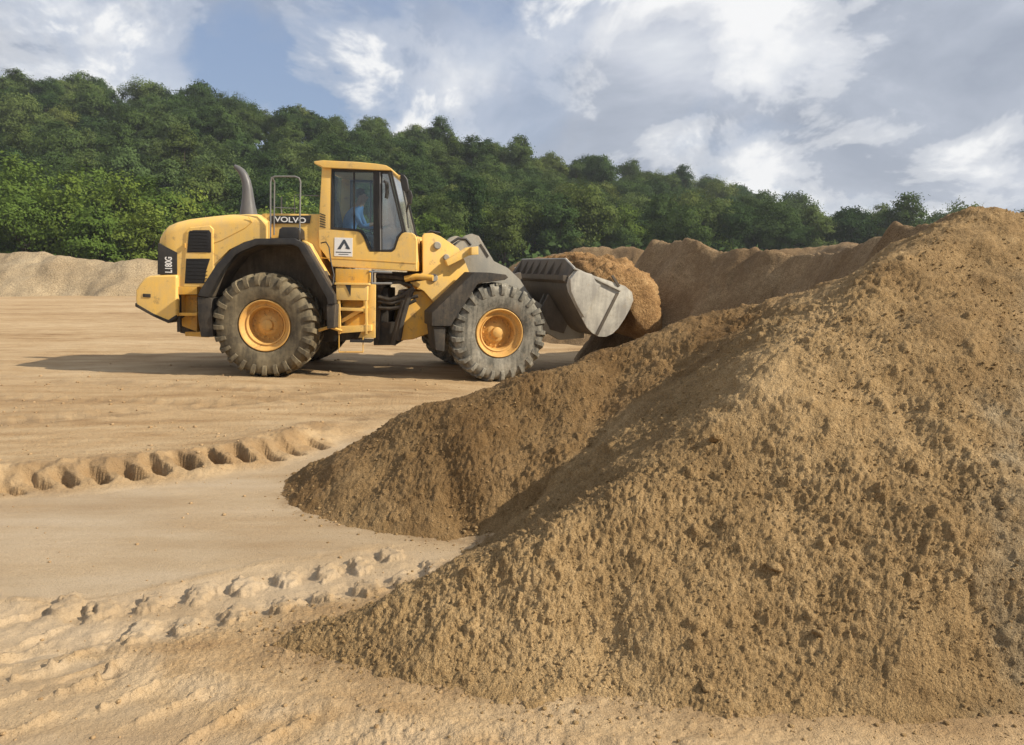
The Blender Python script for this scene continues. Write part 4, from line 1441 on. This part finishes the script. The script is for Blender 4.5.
# ---------------- bucket
BW = 1.58
side = [(575.5, 269.5), (569, 277), (567, 285), (568.5, 292), (576, 307), (583, 320), (587, 327.5), (592.5, 333.2), (599, 336.6), (606, 336.8), (612.5, 333.8), (618.5, 328), (624.5, 319), (630, 309), (633.5, 300), (632, 292), (625, 286)]
sp = LP(side, -BW, True)
shell_px = [(575.5, 269.5), (569, 277), (567, 285), (568.5, 292), (576, 307), (583, 320), (587, 327.5), (592.5, 333.2), (599, 336.6), (606, 336.8), (612.5, 333.8), (618.5, 328), (624.5, 319), (630, 309), (632, 303)]
shp = LP(shell_px, -BW, True)
cen_u = sum(p[0] for p in sp) / len(sp)
cen_z = sum(p[1] for p in sp) / len(sp)
inner_ = [(p[0] + (cen_u - p[0]) * 0.07, p[1] + (cen_z - p[1]) * 0.07) for p in shp]
bk = MB(True).prism(shp + inner_[::-1], -BW + 0.03, BW - 0.03).build('bucket', M_STEELD, root, smooth=True)
for s in (-1, 1):
    pl_ = MB(True).prism(sp, s * BW, s * (BW - 0.03)).build('side_plate', M_STEEL, bk, 0.006)
    # wear plates: corner patch, raised fold and rim bar
    MB(True).prism(LP([(575.5, 270.5), (591, 274), (595, 282), (600, 284.5), (583, 318), (576, 306), (569.5, 291), (568.5, 279)], -BW, True), s * (BW + 0.07), s * (BW - 0.01)).build('wear_plate', M_STEEL, bk, 0.055, 2)
    MB(True).prism(LP([(573, 269), (575, 267.8), (621, 289.5), (620, 291.5)], -BW, True), s * (BW + 0.045), s * (BW - 0.02)).build('rim_bar', M_STEEL, bk, 0.008)
    MB(True).prism(LP([(616, 293), (619, 293), (598, 335), (595.5, 333.5)], -BW, True), s * (BW + 0.012), s * (BW - 0.01)).build('weld_seam', M_STEELD, bk, 0.004)
    MB(True).prism(LP([(611, 276), (613, 275), (620, 286), (617.5, 287)], -BW, True), s * (BW + 0.02), s * (BW - 0.02)).build('side_tooth', M_STEELD, bk, 0.004)
# spill guard with stiffeners standing on the back edge
g0, g1 = sp[0], sp[1]
zt = L(553, 258.2, -BW + 0.35, True)[1]
sg = []
for vv in (-BW + 0.02, -BW + 0.42, BW - 0.42, BW - 0.02):
    top = zt if abs(vv) < BW - 0.3 else g0[1] + 0.01
    uu = g0[0] - 0.02 if top == zt else g0[0]
    sg.append((vv, uu, top))
V, Fc = [], []
for vv, uu, top in sg:
    V += [(g1[0] - 0.02, vv, g1[1]), (g1[0] + 0.02, vv, g1[1]), (uu + 0.02, vv, top), (uu - 0.03, vv, top)]
for i in range(3):
    a, b = i * 4, i * 4 + 4
    for j in range(4):
        Fc.append((a + j, a + (j + 1) % 4, b + (j + 1) % 4, b + j))
Fc += [(0, 1, 2, 3), (12, 13, 14, 15)]
guard = MB(True).add(V, Fc).build('spill_guard', M_STEELD, bk, 0.005)
MB(True).tube([(sg[0][1], sg[0][0], sg[0][2]), (sg[1][1], sg[1][0], zt), (sg[2][1], sg[2][0], zt), (sg[3][1], sg[3][0], sg[3][2])], 0.022, 6).build('rim_bar', M_STEEL, bk)
for k in range(7):
    vv = -1.1 + k * 2.2 / 6
    MB(True).prism([(g1[0] - 0.02, g1[1] - 0.02), (g0[0] - 0.03, zt - 0.02), (g0[0] - 0.06, zt - 0.03), (g1[0] - 0.11, g1[1] + 0.02)], vv - 0.012, vv + 0.012).build('stiffener', M_STEELD, bk)
MB(True).prism([(g1[0] - 0.10, g1[1] - 0.06), (g1[0] - 0.02, g1[1] - 0.12), (g1[0] + 0.02, g1[1] + 0.03), (g1[0] - 0.10, g1[1] + 0.03)], -BW + 0.04, BW - 0.04).build('back_beam', M_STEELD, bk, 0.008)
for s in (-0.62, -0.42, 0.42, 0.62):
    MB(True).prism(LP([(568, 296), (588, 328), (584, 338), (570, 334), (560, 312)], -BW, True), s - 0.03, s + 0.03).build('hinge_ear', M_STEELD, bk, 0.01)

# ---------------- sand carried in the bucket, heaped over the rim
load_px = [(563, 268), (566, 260), (578, 256.5), (592, 254.5), (607, 256), (622, 260.5), (635, 268), (645, 277), (653, 288), (656, 300), (658, 316), (659, 334), (653, 346), (638, 346), (624, 332), (622, 300), (600, 305), (585, 300), (572, 285)]
lp0 = np.array(LP(load_px, -0.75, True))
# resample the outline
seg = np.linalg.norm(np.diff(np.vstack([lp0, lp0[:1]]), axis=0), axis=1)
cum = np.concatenate([[0], np.cumsum(seg)])
NR, NV = 120, 110
tt = np.linspace(0, cum[-1], NR, endpoint=False)
cl0 = np.vstack([lp0, lp0[:1]])
outl = np.stack([np.interp(tt, cum, cl0[:, 0]), np.interp(tt, cum, cl0[:, 1])], -1)
for _ in range(3):
    outl = 0.5 * outl + 0.25 * (np.roll(outl, 1, 0) + np.roll(outl, -1, 0))
cpt = np.array(L(606, 298, -0.75, True))
vs_ = np.linspace(-1, 1, NV)
ring_v = []
for k, v_ in enumerate(vs_):
    f_ = 0.50 + 0.50 * max(0.0, 1 - abs(v_) ** 3.2) ** 0.6 + 0.05 * float(perlin(np.array([v_ * 4.0]), np.array([1.5]))[0])
    sec = cpt + (outl - cpt) * f_
    vv = np.full(NR, v_ * (BW - 0.045))
    n_ = 0.11 * fbm(sec[:, 0] * 3 + 3, vv * 3 + sec[:, 1] * 3, 5, 0.6) + 0.03 * fbm(sec[:, 0] * 18, vv * 18 + sec[:, 1] * 13, 3)
    dirv = (outl - cpt) / np.linalg.norm(outl - cpt, axis=1)[:, None]
    # only the free surface is lumpy
    sec = sec + dirv * (n_ * np.clip((outl[:, 0] - cpt[0]) * 0.6 + (outl[:, 1] - cpt[1]) * 1.4 + 0.2, 0, 1))[:, None]
    ring_v.append(np.stack([sec[:, 0], vv, sec[:, 1]], -1))
Vall = np.concatenate(ring_v + [np.array([[cpt[0], -(BW - 0.045), cpt[1]], [cpt[0], BW - 0.045, cpt[1]]])])
idx = np.arange(NR * NV).reshape(NV, NR)
q = np.stack([idx[:-1], np.roll(idx[:-1], -1, 1), np.roll(idx[1:], -1, 1), idx[1:]], -1).reshape(-1, 4)
e0 = np.stack([idx[0], np.roll(idx[0], -1), np.full(NR, NR * NV), np.full(NR, NR * NV)], -1)
Vall = np.array([(AFR @ Vector(p))[:] for p in Vall])
tri0 = [(int(idx[0][(i + 1) % NR]), int(idx[0][i]), NR * NV) for i in range(NR)]
tri1 = [(int(idx[-1][i]), int(idx[-1][(i + 1) % NR]), NR * NV + 1) for i in range(NR)]
lme = bpy.data.meshes.new('sand_load')
lme.from_pydata(Vall.tolist(), [], [tuple(int(j) for j in f) for f in q] + tri0 + tri1)
lme.materials.append(M_LOAD)
lme.polygons.foreach_set('use_smooth', [True] * len(lme.polygons))
load = new_obj('sand_load', lme)
load.matrix_world = MROOT
tag(load, 'heap of orange brown sand filling the loader bucket above its rim', 'sand load')

# ------------------------------------------------------------------ driver
def make_driver():
    hu, hz = L(362, 197.5, 0.0)
    J = {}
    hip = Vector((su - 0.06, 0, sz_ - 0.10))
    pts = [hip, hip + Vector((0.0, 0, 0.16)), hip + Vector((0.03, 0, 0.34)), Vector((hu - 0.07, 0, hz - 0.27)), Vector((hu - 0.03, 0, hz - 0.14)), Vector((hu, 0, hz - 0.03)), Vector((hu + 0.01, 0, hz + 0.08))]
    rad = [(.16, .13), (.145, .12), (.155, .125), (.13, .11), (.055, .055), (.085, .098), (.078, .088)]
    edges = [(i, i + 1) for i in range(6)]
    sh = pts[3]
    for s in (-1, 1):
        b = len(pts)
        pts += [sh + Vector((0, s * 0.19, -0.03)), sh + Vector((0.12, s * 0.23, -0.27)), Vector((swc.x - 0.10, s * 0.17, swc.z + 0.03)), Vector((swc.x - 0.02, s * 0.155, swc.z + 0.03))]
        rad += [(.062, .062), (.046, .046), (.034, .034), (.035, .025)]
        edges += [(3, b), (b, b + 1), (b + 1, b + 2), (b + 2, b + 3)]
        c = len(pts)
        pts += [hip + Vector((0.06, s * 0.10, -0.02)), hip + Vector((0.46, s * 0.14, 0.02)), hip + Vector((0.54, s * 0.14, -0.38)), hip + Vector((0.68, s * 0.14, -0.42))]
        rad += [(.095, .095), (.065, .065), (.048, .048), (.04, .035)]
        edges += [(0, c), (c, c + 1), (c + 1, c + 2), (c + 2, c + 3)]
        for k in range(4):
            e = len(pts)
            base = pts[b + 3]
            pts += [base + Vector((0.03, s * (0.03 - 0.018 * k), 0.015)), base + Vector((0.055, s * (0.03 - 0.018 * k), -0.015))]
            rad += [(.009, .009), (.008, .008)]
            edges += [(b + 3, e), (e, e + 1)]
        e = len(pts)
        pts += [pts[b + 3] + Vector((0.0, -s * 0.045, 0.02))]
        rad += [(.010, .010)]
        edges += [(b + 3, e)]
    # nose, ears
    e = len(pts)
    pts += [Vector((hu + 0.115, 0, hz + 0.01)), Vector((hu - 0.005, 0.095, hz + 0.01)), Vector((hu - 0.005, -0.095, hz + 0.01))]
    rad += [(.014, .018), (.012, .02), (.012, .02)]
    edges += [(5, e), (5, e + 1), (5, e + 2)]
    me = bpy.data.meshes.new('person')
    me.from_pydata([p[:] for p in pts], edges, [])
    ob = bpy.data.objects.new('tmp_person', me)
    COL.objects.link(ob)
    sm_ = ob.modifiers.new('skin', 'SKIN')
    ob.modifiers.new('sub', 'SUBSURF').levels = 2
    for i, rr in enumerate(rad):
        me.skin_vertices[0].data[i].radius = rr
    me.skin_vertices[0].data[0].use_root = True
    dg = bpy.context.evaluated_depsgraph_get()
    m2 = bpy.data.meshes.new_from_object(ob.evaluated_get(dg))
    bpy.data.objects.remove(ob)
    m2.name = 'person'

    def flat(nm, c, rgh=0.8):
        m, nt, b_ = base_mat(nm)
        n_ = noise(nt, 25, 3, 0.6)
        nt.links.new(ramp_node(nt, n_, [(0.3, tuple(0.8 * v for v in c)), (0.7, c)]), b_.inputs['Base Color'])
        b_.inputs['Roughness'].default_value = rgh
        return m
    m2.materials.clear()
    for nm, c in (('shirt_cloth', (0.17, 0.36, 0.80)), ('trouser_cloth', (0.03, 0.035, 0.05)), ('skin', (0.50, 0.28, 0.19))):
        m2.materials.append(flat(nm, c))
    for p in m2.polygons:
        c = p.center
        if c.z > hz - 0.17 and abs(c.y) < 0.13:
            p.material_index = 2
        elif c.x > swc.x - 0.16 and c.z > hip.z + 0.14:
            p.material_index = 2
        elif c.z < hip.z + 0.09:
            p.material_index = 1
        p.use_smooth = True
    o = new_obj('person', m2)
    o.matrix_world = MROOT
    tag(o, 'person in a blue shirt seated at the steering wheel inside the loader cab', 'person')
    hb = bmesh.new()
    bmesh.ops.create_uvsphere(hb, u_segments=20, v_segments=14, radius=1)
    for v in hb.verts:
        v.co = Vector((v.co.x * 0.103, v.co.y * 0.098, v.co.z * 0.10)) + Vector((hu - 0.02, 0, hz + 0.065))
    kill = [v for v in hb.verts if (v.co.x > hu + 0.055 and v.co.z < hz + 0.115) or v.co.z < hz - 0.02]
    bmesh.ops.delete(hb, geom=kill, context='VERTS')
    hm = bpy.data.meshes.new('hair')
    hb.to_mesh(hm)
    hb.free()
    hm.materials.append(flat('hair', (0.03, 0.022, 0.016)))
    new_obj('hair', hm, o)
    for nm, pos, c in (('eye', (hu + 0.088, 0.034, hz + 0.03), (0.02, 0.02, 0.02)), ('eye', (hu + 0.088, -0.034, hz + 0.03), (0.02, 0.02, 0.02)), ('mouth', (hu + 0.092, 0, hz - 0.05), (0.3, 0.1, 0.09))):
        eb = bmesh.new()
        bmesh.ops.create_icosphere(eb, subdivisions=2, radius=0.011)
        if nm == 'mouth':
            for v in eb.verts:
                v.co = (v.co.x * .6, v.co.y * 2.2, v.co.z * .5)
        em = bpy.data.meshes.new(nm)
        bmesh.ops.translate(eb, verts=eb.verts, vec=pos)
        eb.to_mesh(em)
        eb.free()
        em.materials.append(flat(nm, c))
        new_obj(nm, em, o)


make_driver()

# ------------------------------------------------------------------ wooded hill
PXK = [-900, -300, 0, 150, 330, 440, 560, 700, 800, 880, 930, 1100, 1500, 2400]
CRD = [150, 160, 172, 180, 190, 200, 215, 245, 280, 310, 330, 380, 420, 450]     # distance of the crest
TOPR = [60, 66, 76, 87, 114, 132, 157, 182, 216, 231, 238, 244, 248, 250]        # skyline row of the tree tops
TREEH = 15.0


def hill_h(x, y):
    pxx = 512 + F * x / np.maximum(y, 1)
    D = np.interp(pxx, PXK, CRD)
    row = np.interp(pxx, PXK, TOPR)
    ztop = CAMH + (275 - row) / F * D - TREEH * 0.80
    base = 104 + 0.06 * np.clip(pxx - 500, 0, 900)
    t = (y - base) / (D - base)
    h = ztop * np.where(t < 1, sstep(-0.15, 1.15, t) * 1.02, 1.0 - 0.10 * np.clip(t - 1, 0, 1)) 
    return np.maximum(h, -0.3) + 0.8 * perlin(x * 0.03, y * 0.03) * sstep(0, 0.2, t)


def forest_floor_mat():
    m, nt, b = base_mat('forest_floor')
    n_ = noise(nt, 0.35, 6, 0.65)
    nt.links.new(ramp_node(nt, n_, [(0.35, (0.018, 0.028, 0.010)), (0.65, (0.045, 0.065, 0.020))]), b.inputs['Base Color'])
    b.inputs['Roughness'].default_value = 1.0
    bump(nt, b, n_, 1.0, 0.8)
    return m


hx, hy = np.meshgrid(np.linspace(-330, 520, 170), np.linspace(98, 470, 90))
hz_ = hill_h(hx.ravel(), hy.ravel())
idx = np.arange(hx.size).reshape(hx.shape)
hq = np.stack([idx[:-1, :-1], idx[:-1, 1:], idx[1:, 1:], idx[1:, :-1]], -1).reshape(-1, 4)
hill = new_obj('hill', np_mesh('hill', np.stack([hx.ravel(), hy.ravel(), hz_ - 0.2], -1), hq, True, forest_floor_mat()))
tag(hill, kind='structure')


def leaf_mat(name, c0, c1, trans=0.25):
    m = bpy.data.materials.new(name)
    m.use_nodes = True
    nt = m.node_tree
    nt.nodes.clear()
    out = N(nt, 'ShaderNodeOutputMaterial')
    oi = N(nt, 'ShaderNodeObjectInfo')
    geo = N(nt, 'ShaderNodeNewGeometry')
    nz = noise(nt, 0.8, 3, 0.6)
    f = math_node(nt, 'ADD', math_node(nt, 'MULTIPLY', oi.outputs['Random'], 0.75), math_node(nt, 'MULTIPLY', geo.outputs['Random Per Island'], 0.25))
    f = math_node(nt, 'ADD', f, math_node(nt, 'MULTIPLY', math_node(nt, 'SUBTRACT', nz, 0.4), 0.8), True)
    c = mix_col(nt, f, c0, c1)
    r2 = math_node(nt, 'FRACT', math_node(nt, 'MULTIPLY', oi.outputs['Random'], 7.31))
    ol = ramp_node(nt, r2, [(0.0, (1.0, 1.0, 1.0)), (0.5, (1.0, 1.0, 1.0)), (0.75, (1.25, 1.10, 0.95)), (1.0, (0.80, 0.92, 1.05))])
    c = mix_col(nt, 1.0, c, ol, 'MULTIPLY')
    d = N(nt, 'ShaderNodeBsdfDiffuse')
    t = N(nt, 'ShaderNodeBsdfTranslucent')
    nt.links.new(c, d.inputs[0])
    nt.links.new(c, t.inputs[0])
    mx = N(nt, 'ShaderNodeMixShader')
    mx.inputs[0].default_value = trans
    nt.links.new(d.outputs[0], mx.inputs[1])
    nt.links.new(t.outputs[0], mx.inputs[2])
    nt.links.new(mx.outputs[0], out.inputs[0])
    return m


M_LEAFD = leaf_mat('dark_leaves', (0.024, 0.050, 0.018), (0.070, 0.110, 0.034))
M_LEAFL = leaf_mat('light_leaves', (0.066, 0.115, 0.022), (0.155, 0.220, 0.048), 0.3)
M_LEAFM = leaf_mat('mid_leaves', (0.048, 0.082, 0.024), (0.125, 0.165, 0.052))
M_BARK = sand_mat('bark', (0.05, 0.04, 0.03), (0.09, 0.075, 0.058), (0.14, 0.12, 0.10), grain=8, bump_d=0.05, big=1.5)


def crown_mesh(name, seed, H, W, nclump, nleaf, leaf, mat, low=0.22):
    r = np.random.default_rng(seed)
    cl = []
    # big limbs lobes first, then clumps round their outsides
    nl = int(r.integers(5, 9))
    lob = []
    for i in range(nl):
        a = 2 * math.pi * i / nl + r.uniform(-.4, .4)
        hh = r.uniform(low + 0.12, 0.80)
        rad = W * 0.5 * (0.62 - 0.35 * abs(hh - 0.5)) * r.uniform(0.7, 1.1)
        lob.append((rad * math.cos(a), rad * math.sin(a), H * hh, W * r.uniform(0.22, 0.32)))
    lob.append((r.uniform(-.1, .1) * W, r.uniform(-.1, .1) * W, H * 0.84, W * 0.24))
    lob.append((0, 0, H * 0.6, W * 0.30))
    lob.append((r.uniform(-.2, .2) * W, r.uniform(-.2, .2) * W, H * 0.70, W * 0.26))
    for i in range(nclump):
        L_ = lob[int(r.integers(0, len(lob)))]
        d = r.normal(size=3)
        d /= np.linalg.norm(d)
        d[2] = d[2] * 0.85 + 0.12
        k = r.uniform(0.80, 1.03)
        cl.append((np.array(L_[:3]) + d * L_[3] * k * np.array([1, 1, 0.85]), d))
    V, Nq = [], 0
    C = np.array([c for c, d in cl])
    D = np.array([d for c, d in cl])
    n = nclump * nleaf
    ci = np.repeat(np.arange(nclump), nleaf)
    cs = W * r.uniform(0.045, 0.085, nclump)[ci][:, None]
    off = r.normal(size=(n, 3)) * cs * np.array([1, 1, 0.6])
    P = C[ci] + off
    nrm = D[ci] * 1.0 + r.normal(size=(n, 3)) * 0.34 + np.array([0, 0, 0.3])
    nrm /= np.linalg.norm(nrm, axis=1)[:, None]
    t = np.cross(nrm, r.normal(size=(n, 3)))
    t /= np.linalg.norm(t, axis=1)[:, None]
    b = np.cross(nrm, t)
    sz = leaf * r.uniform(0.6, 1.3, n)[:, None]
    A = P - t * sz * 0.5
    B = P + b * sz * 0.36
    Cc = P + t * sz * 0.62
    Dd = P - b * sz * 0.36
    VV_ = np.stack([A, B, Cc, Dd], 1).reshape(-1, 3)
    VV_[:, 2] = np.maximum(VV_[:, 2], H * 0.06)
    Fq = np.arange(n * 4).reshape(n, 4)
    return np_mesh(name, VV_, Fq, False, mat), lob


def trunk_mesh(name, seed, H, W, lob):
    r = random.Random(seed)
    mb = MB()
    tr = H * 0.018 + 0.06
    mb.tube([(0, 0, -0.6), (0.05, 0.02, H * 0.2), (-0.05, 0.06, H * 0.42), (0.04, 0, H * 0.66), (0, 0.03, H * 0.85)], [tr * 1.4, tr, tr * 0.75, tr * 0.45, tr * 0.15], 7)
    for (x, y, z, rad) in lob:
        z0_ = max(H * 0.18, z - 0.30 * H)
        mb.tube([(0, 0, z0_), (x * 0.5, y * 0.5, (z0_ + z) / 2 - 0.02 * H), (x, y, z)], [tr * 0.5, tr * 0.32, tr * 0.1], 5)
    bm = bmesh.new()
    vs = [bm.verts.new(p) for p in mb.v]
    for f in mb.f:
        bm.faces.new([vs[i] for i in f])
    bmesh.ops.recalc_face_normals(bm, faces=bm.faces)
    me = bpy.data.meshes.new(name)
    bm.to_mesh(me)
    bm.free()
    me.materials.append(M_BARK)
    me.polygons.foreach_set('use_smooth', [True] * len(me.polygons))
    return me


DARK, LIGHT, MIDT = [], [], []
for i in range(7):
    W = [9.5, 11, 8.5, 10.5, 9, 12, 8][i]
    H = [15, 16, 14, 15, 17, 15.5, 13][i]
    cm, lob = crown_mesh('dark_crown', 100 + i, H, W, 170, 70, 0.40, M_LEAFD)
    DARK.append((cm, trunk_mesh('dark_trunk', i, H, W, lob)))
    cm2 = cm.copy()
    cm2.materials[0] = M_LEAFM
    MIDT.append((cm2, DARK[-1][1]))
for i in range(5):
    W = [8.5, 7.5, 9.5, 7, 8.5][i]
    H = [12, 11, 12.5, 10.5, 13][i]
    cm, lob = crown_mesh('light_crown', 200 + i, H, W, 150, 60, 0.34, M_LEAFL, low=0.05)
    LIGHT.append((cm, trunk_mesh('light_trunk', 50 + i, H, W, lob)))


def plant_tree(name, kind, x, y, z, s, rz, label, group, sz=1.0):
    o = empty(name, (x, y, z))
    o.rotation_euler = (0, 0, rz)
    o.scale = (s, s, s * sz)
    new_obj('crown', kind[0], o)
    new_obj('trunk', kind[1], o)
    tag(o, label, 'tree', group)
    return o


rt = random.Random(21)
n_dark = 0
NROW = 12
for row in range(NROW):
    for c in range(60):
        pxx = -150 + c * 26 + (13 if row % 2 else 0) + rt.uniform(-8, 8)
        if pxx > 1060:
            continue
        D = float(np.interp(pxx, PXK, CRD))
        base = 106 + 0.06 * max(pxx - 500, 0)
        y = base + (D - base) * (row + 0.4 + rt.uniform(-.35, .35)) / (NROW - 0.6)
        x = (pxx - 512) / F * y
        z = float(hill_h(np.array([x]), np.array([y]))[0])
        s = rt.uniform(0.56, 0.84) * max(1.0, D / 205.0) ** 0.35
        crest = row == NROW - 1
        mid = rt.random() < 0.45
        nm = 'broadleaf_tree' if not mid else 'forest_tree'
        lab = ('dark green tree on the crest of the wooded hill, its top against the sky' if not mid else 'mid green tree on the crest of the wooded hill, its top against the sky') if crest else \
              ('dark green broadleaf tree in the dense wood on the hillside' if not mid else 'mid green broadleaf tree in the dense wood on the hillside')
        grp = ('dark' if not mid else 'mid green') + (' trees along the crest of the hill' if crest else ' trees covering the hillside')
        plant_tree(nm, (MIDT if mid else DARK)[rt.randrange(7)], x, y, z, s, rt.uniform(0, 6.28), lab, grp, rt.uniform(0.9, 1.15))
        n_dark += 1
# light green trees along the foot of the hill
n_light = 0
lt = []
for px0, row0, Y in [(-150, 150, 86), (-105, 160, 90), (-60, 148, 84), (-25, 165, 80), (5, 152, 88), (35, 160, 84), (62, 172, 80), (85, 162, 88), (118, 168, 84), (150, 172, 87), (20, 190, 76), (95, 196, 76), (142, 200, 77),
                     (178, 186, 88), (205, 200, 84), (232, 210, 88), (180, 215, 78), (262, 205, 92), (290, 190, 98), (318, 205, 95), (345, 200, 100), (372, 212, 100), (402, 205, 105), (430, 210, 105), (455, 222, 104),
                     (478, 205, 112), (508, 214, 112), (535, 206, 116), (562, 197, 120), (592, 214, 118), (625, 202, 120), (655, 218, 120), (690, 208, 124), (718, 226, 124), (748, 228, 130), (785, 234, 135), (825, 236, 140), (870, 236, 150),
                     (905, 240, 165), (950, 243, 175), (1000, 244, 180), (1060, 243, 180), (1110, 244, 180)]:
    lt.append((px0, row0, Y))
for (px0, row0, Y) in lt:
    k = LIGHT[rt.randrange(5)]
    p = at(px0, row0, Y)
    zg = max(float(hill_h(np.array([p.x]), np.array([Y]))[0]) if Y > 100 else 0.0, -0.2)
    hgt_t = (p.z - zg) / 0.98
    hk = max(v.co.z for v in k[0].vertices) if 'h' not in k[0] else k[0]['h']
    k[0]['h'] = hk
    s = hgt_t / hk
    s_xy = min(max(s, 0.55), 1.25)
    o = plant_tree('hedge_tree', k, p.x, Y, zg, s_xy, rt.uniform(0, 6.28), 'light green bushy tree rising behind the pale sand berm' if px0 < 240 else 'light green bushy tree at the foot of the hill behind the loader and stockpile',
                   'light green trees behind the berm' if px0 < 240 else 'light green trees along the foot of the hill', s / s_xy)
    n_light += 1
# low brush filling the foot of the trees: nobody could count it
n = 26000
ba = RNG.uniform(-0.80, 0.72, n)
by2 = 72 + 60 * RNG.random(n) ** 1.2 + np.clip(ba * 70, 0, 60)
bxx = ba * by2
bzz = np.maximum(hill_h(bxx, by2), 0) * (by2 > 100) + RNG.random(n) ** 1.5 * (2.6 + 1.2 * np.sin(bxx * 0.35))
n2 = 26000
hpx = RNG.uniform(-160, 1100, n2)
hD = np.interp(hpx, PXK, CRD)
hyy = 106 + (hD + 14 - 106) * RNG.random(n2)
hxx = (hpx - 512) / F * hyy
hzz = hill_h(hxx, hyy) + RNG.random(n2) ** 1.3 * 5.5
bxx, by2, bzz = np.concatenate([bxx, hxx]), np.concatenate([by2, hyy]), np.concatenate([bzz, hzz])
n = n + n2
P = np.stack([bxx, by2, bzz], -1)
nrm = RNG.normal(size=(n, 3)) * 0.6 + np.array([0.2, -0.6, 0.6])
nrm /= np.linalg.norm(nrm, axis=1)[:, None]
t = np.cross(nrm, RNG.normal(size=(n, 3)))
t /= np.linalg.norm(t, axis=1)[:, None]
b = np.cross(nrm, t)
szs = np.concatenate([RNG.uniform(0.35, 0.8, n - n2), RNG.uniform(0.7, 1.5, n2)])[:, None]
Vb = np.stack([P - t * szs * .5, P + b * szs * .36, P + t * szs * .6, P - b * szs * .36], 1).reshape(-1, 3)
br = new_obj('brush', np_mesh('brush', Vb, np.arange(n * 4).reshape(n, 4), False, M_LEAFM))
tag(br, 'low green brush growing under the trees behind the yard and on the hill', 'brush', kind='stuff')
print('trees', n_dark, n_light)

# ------------------------------------------------------------------ air
hzm = bpy.data.materials.new('haze')
hzm.use_nodes = True
hnt = hzm.node_tree
hnt.nodes.clear()
ho = N(hnt, 'ShaderNodeOutputMaterial')
hv = N(hnt, 'ShaderNodeVolumePrincipled')
hv.inputs['Color'].default_value = (0.86, 0.92, 1.0, 1)
hv.inputs['Density'].default_value = 0.00034
hv.inputs['Anisotropy'].default_value = 0.2
hnt.links.new(hv.outputs[0], ho.inputs['Volume'])
hbm = bmesh.new()
bmesh.ops.create_cube(hbm, size=1.0)
for v in hbm.verts:
    v.co = Vector((v.co.x * 1440, v.co.y * 1440, -1.6 if v.co.z < 0 else 75.0))
hme = bpy.data.meshes.new('haze')
hbm.to_mesh(hme)
hbm.free()
hme.materials.append(hzm)
tag(new_obj('haze', hme), 'faint pale haze in the air over the yard and hill', 'haze', kind='stuff')
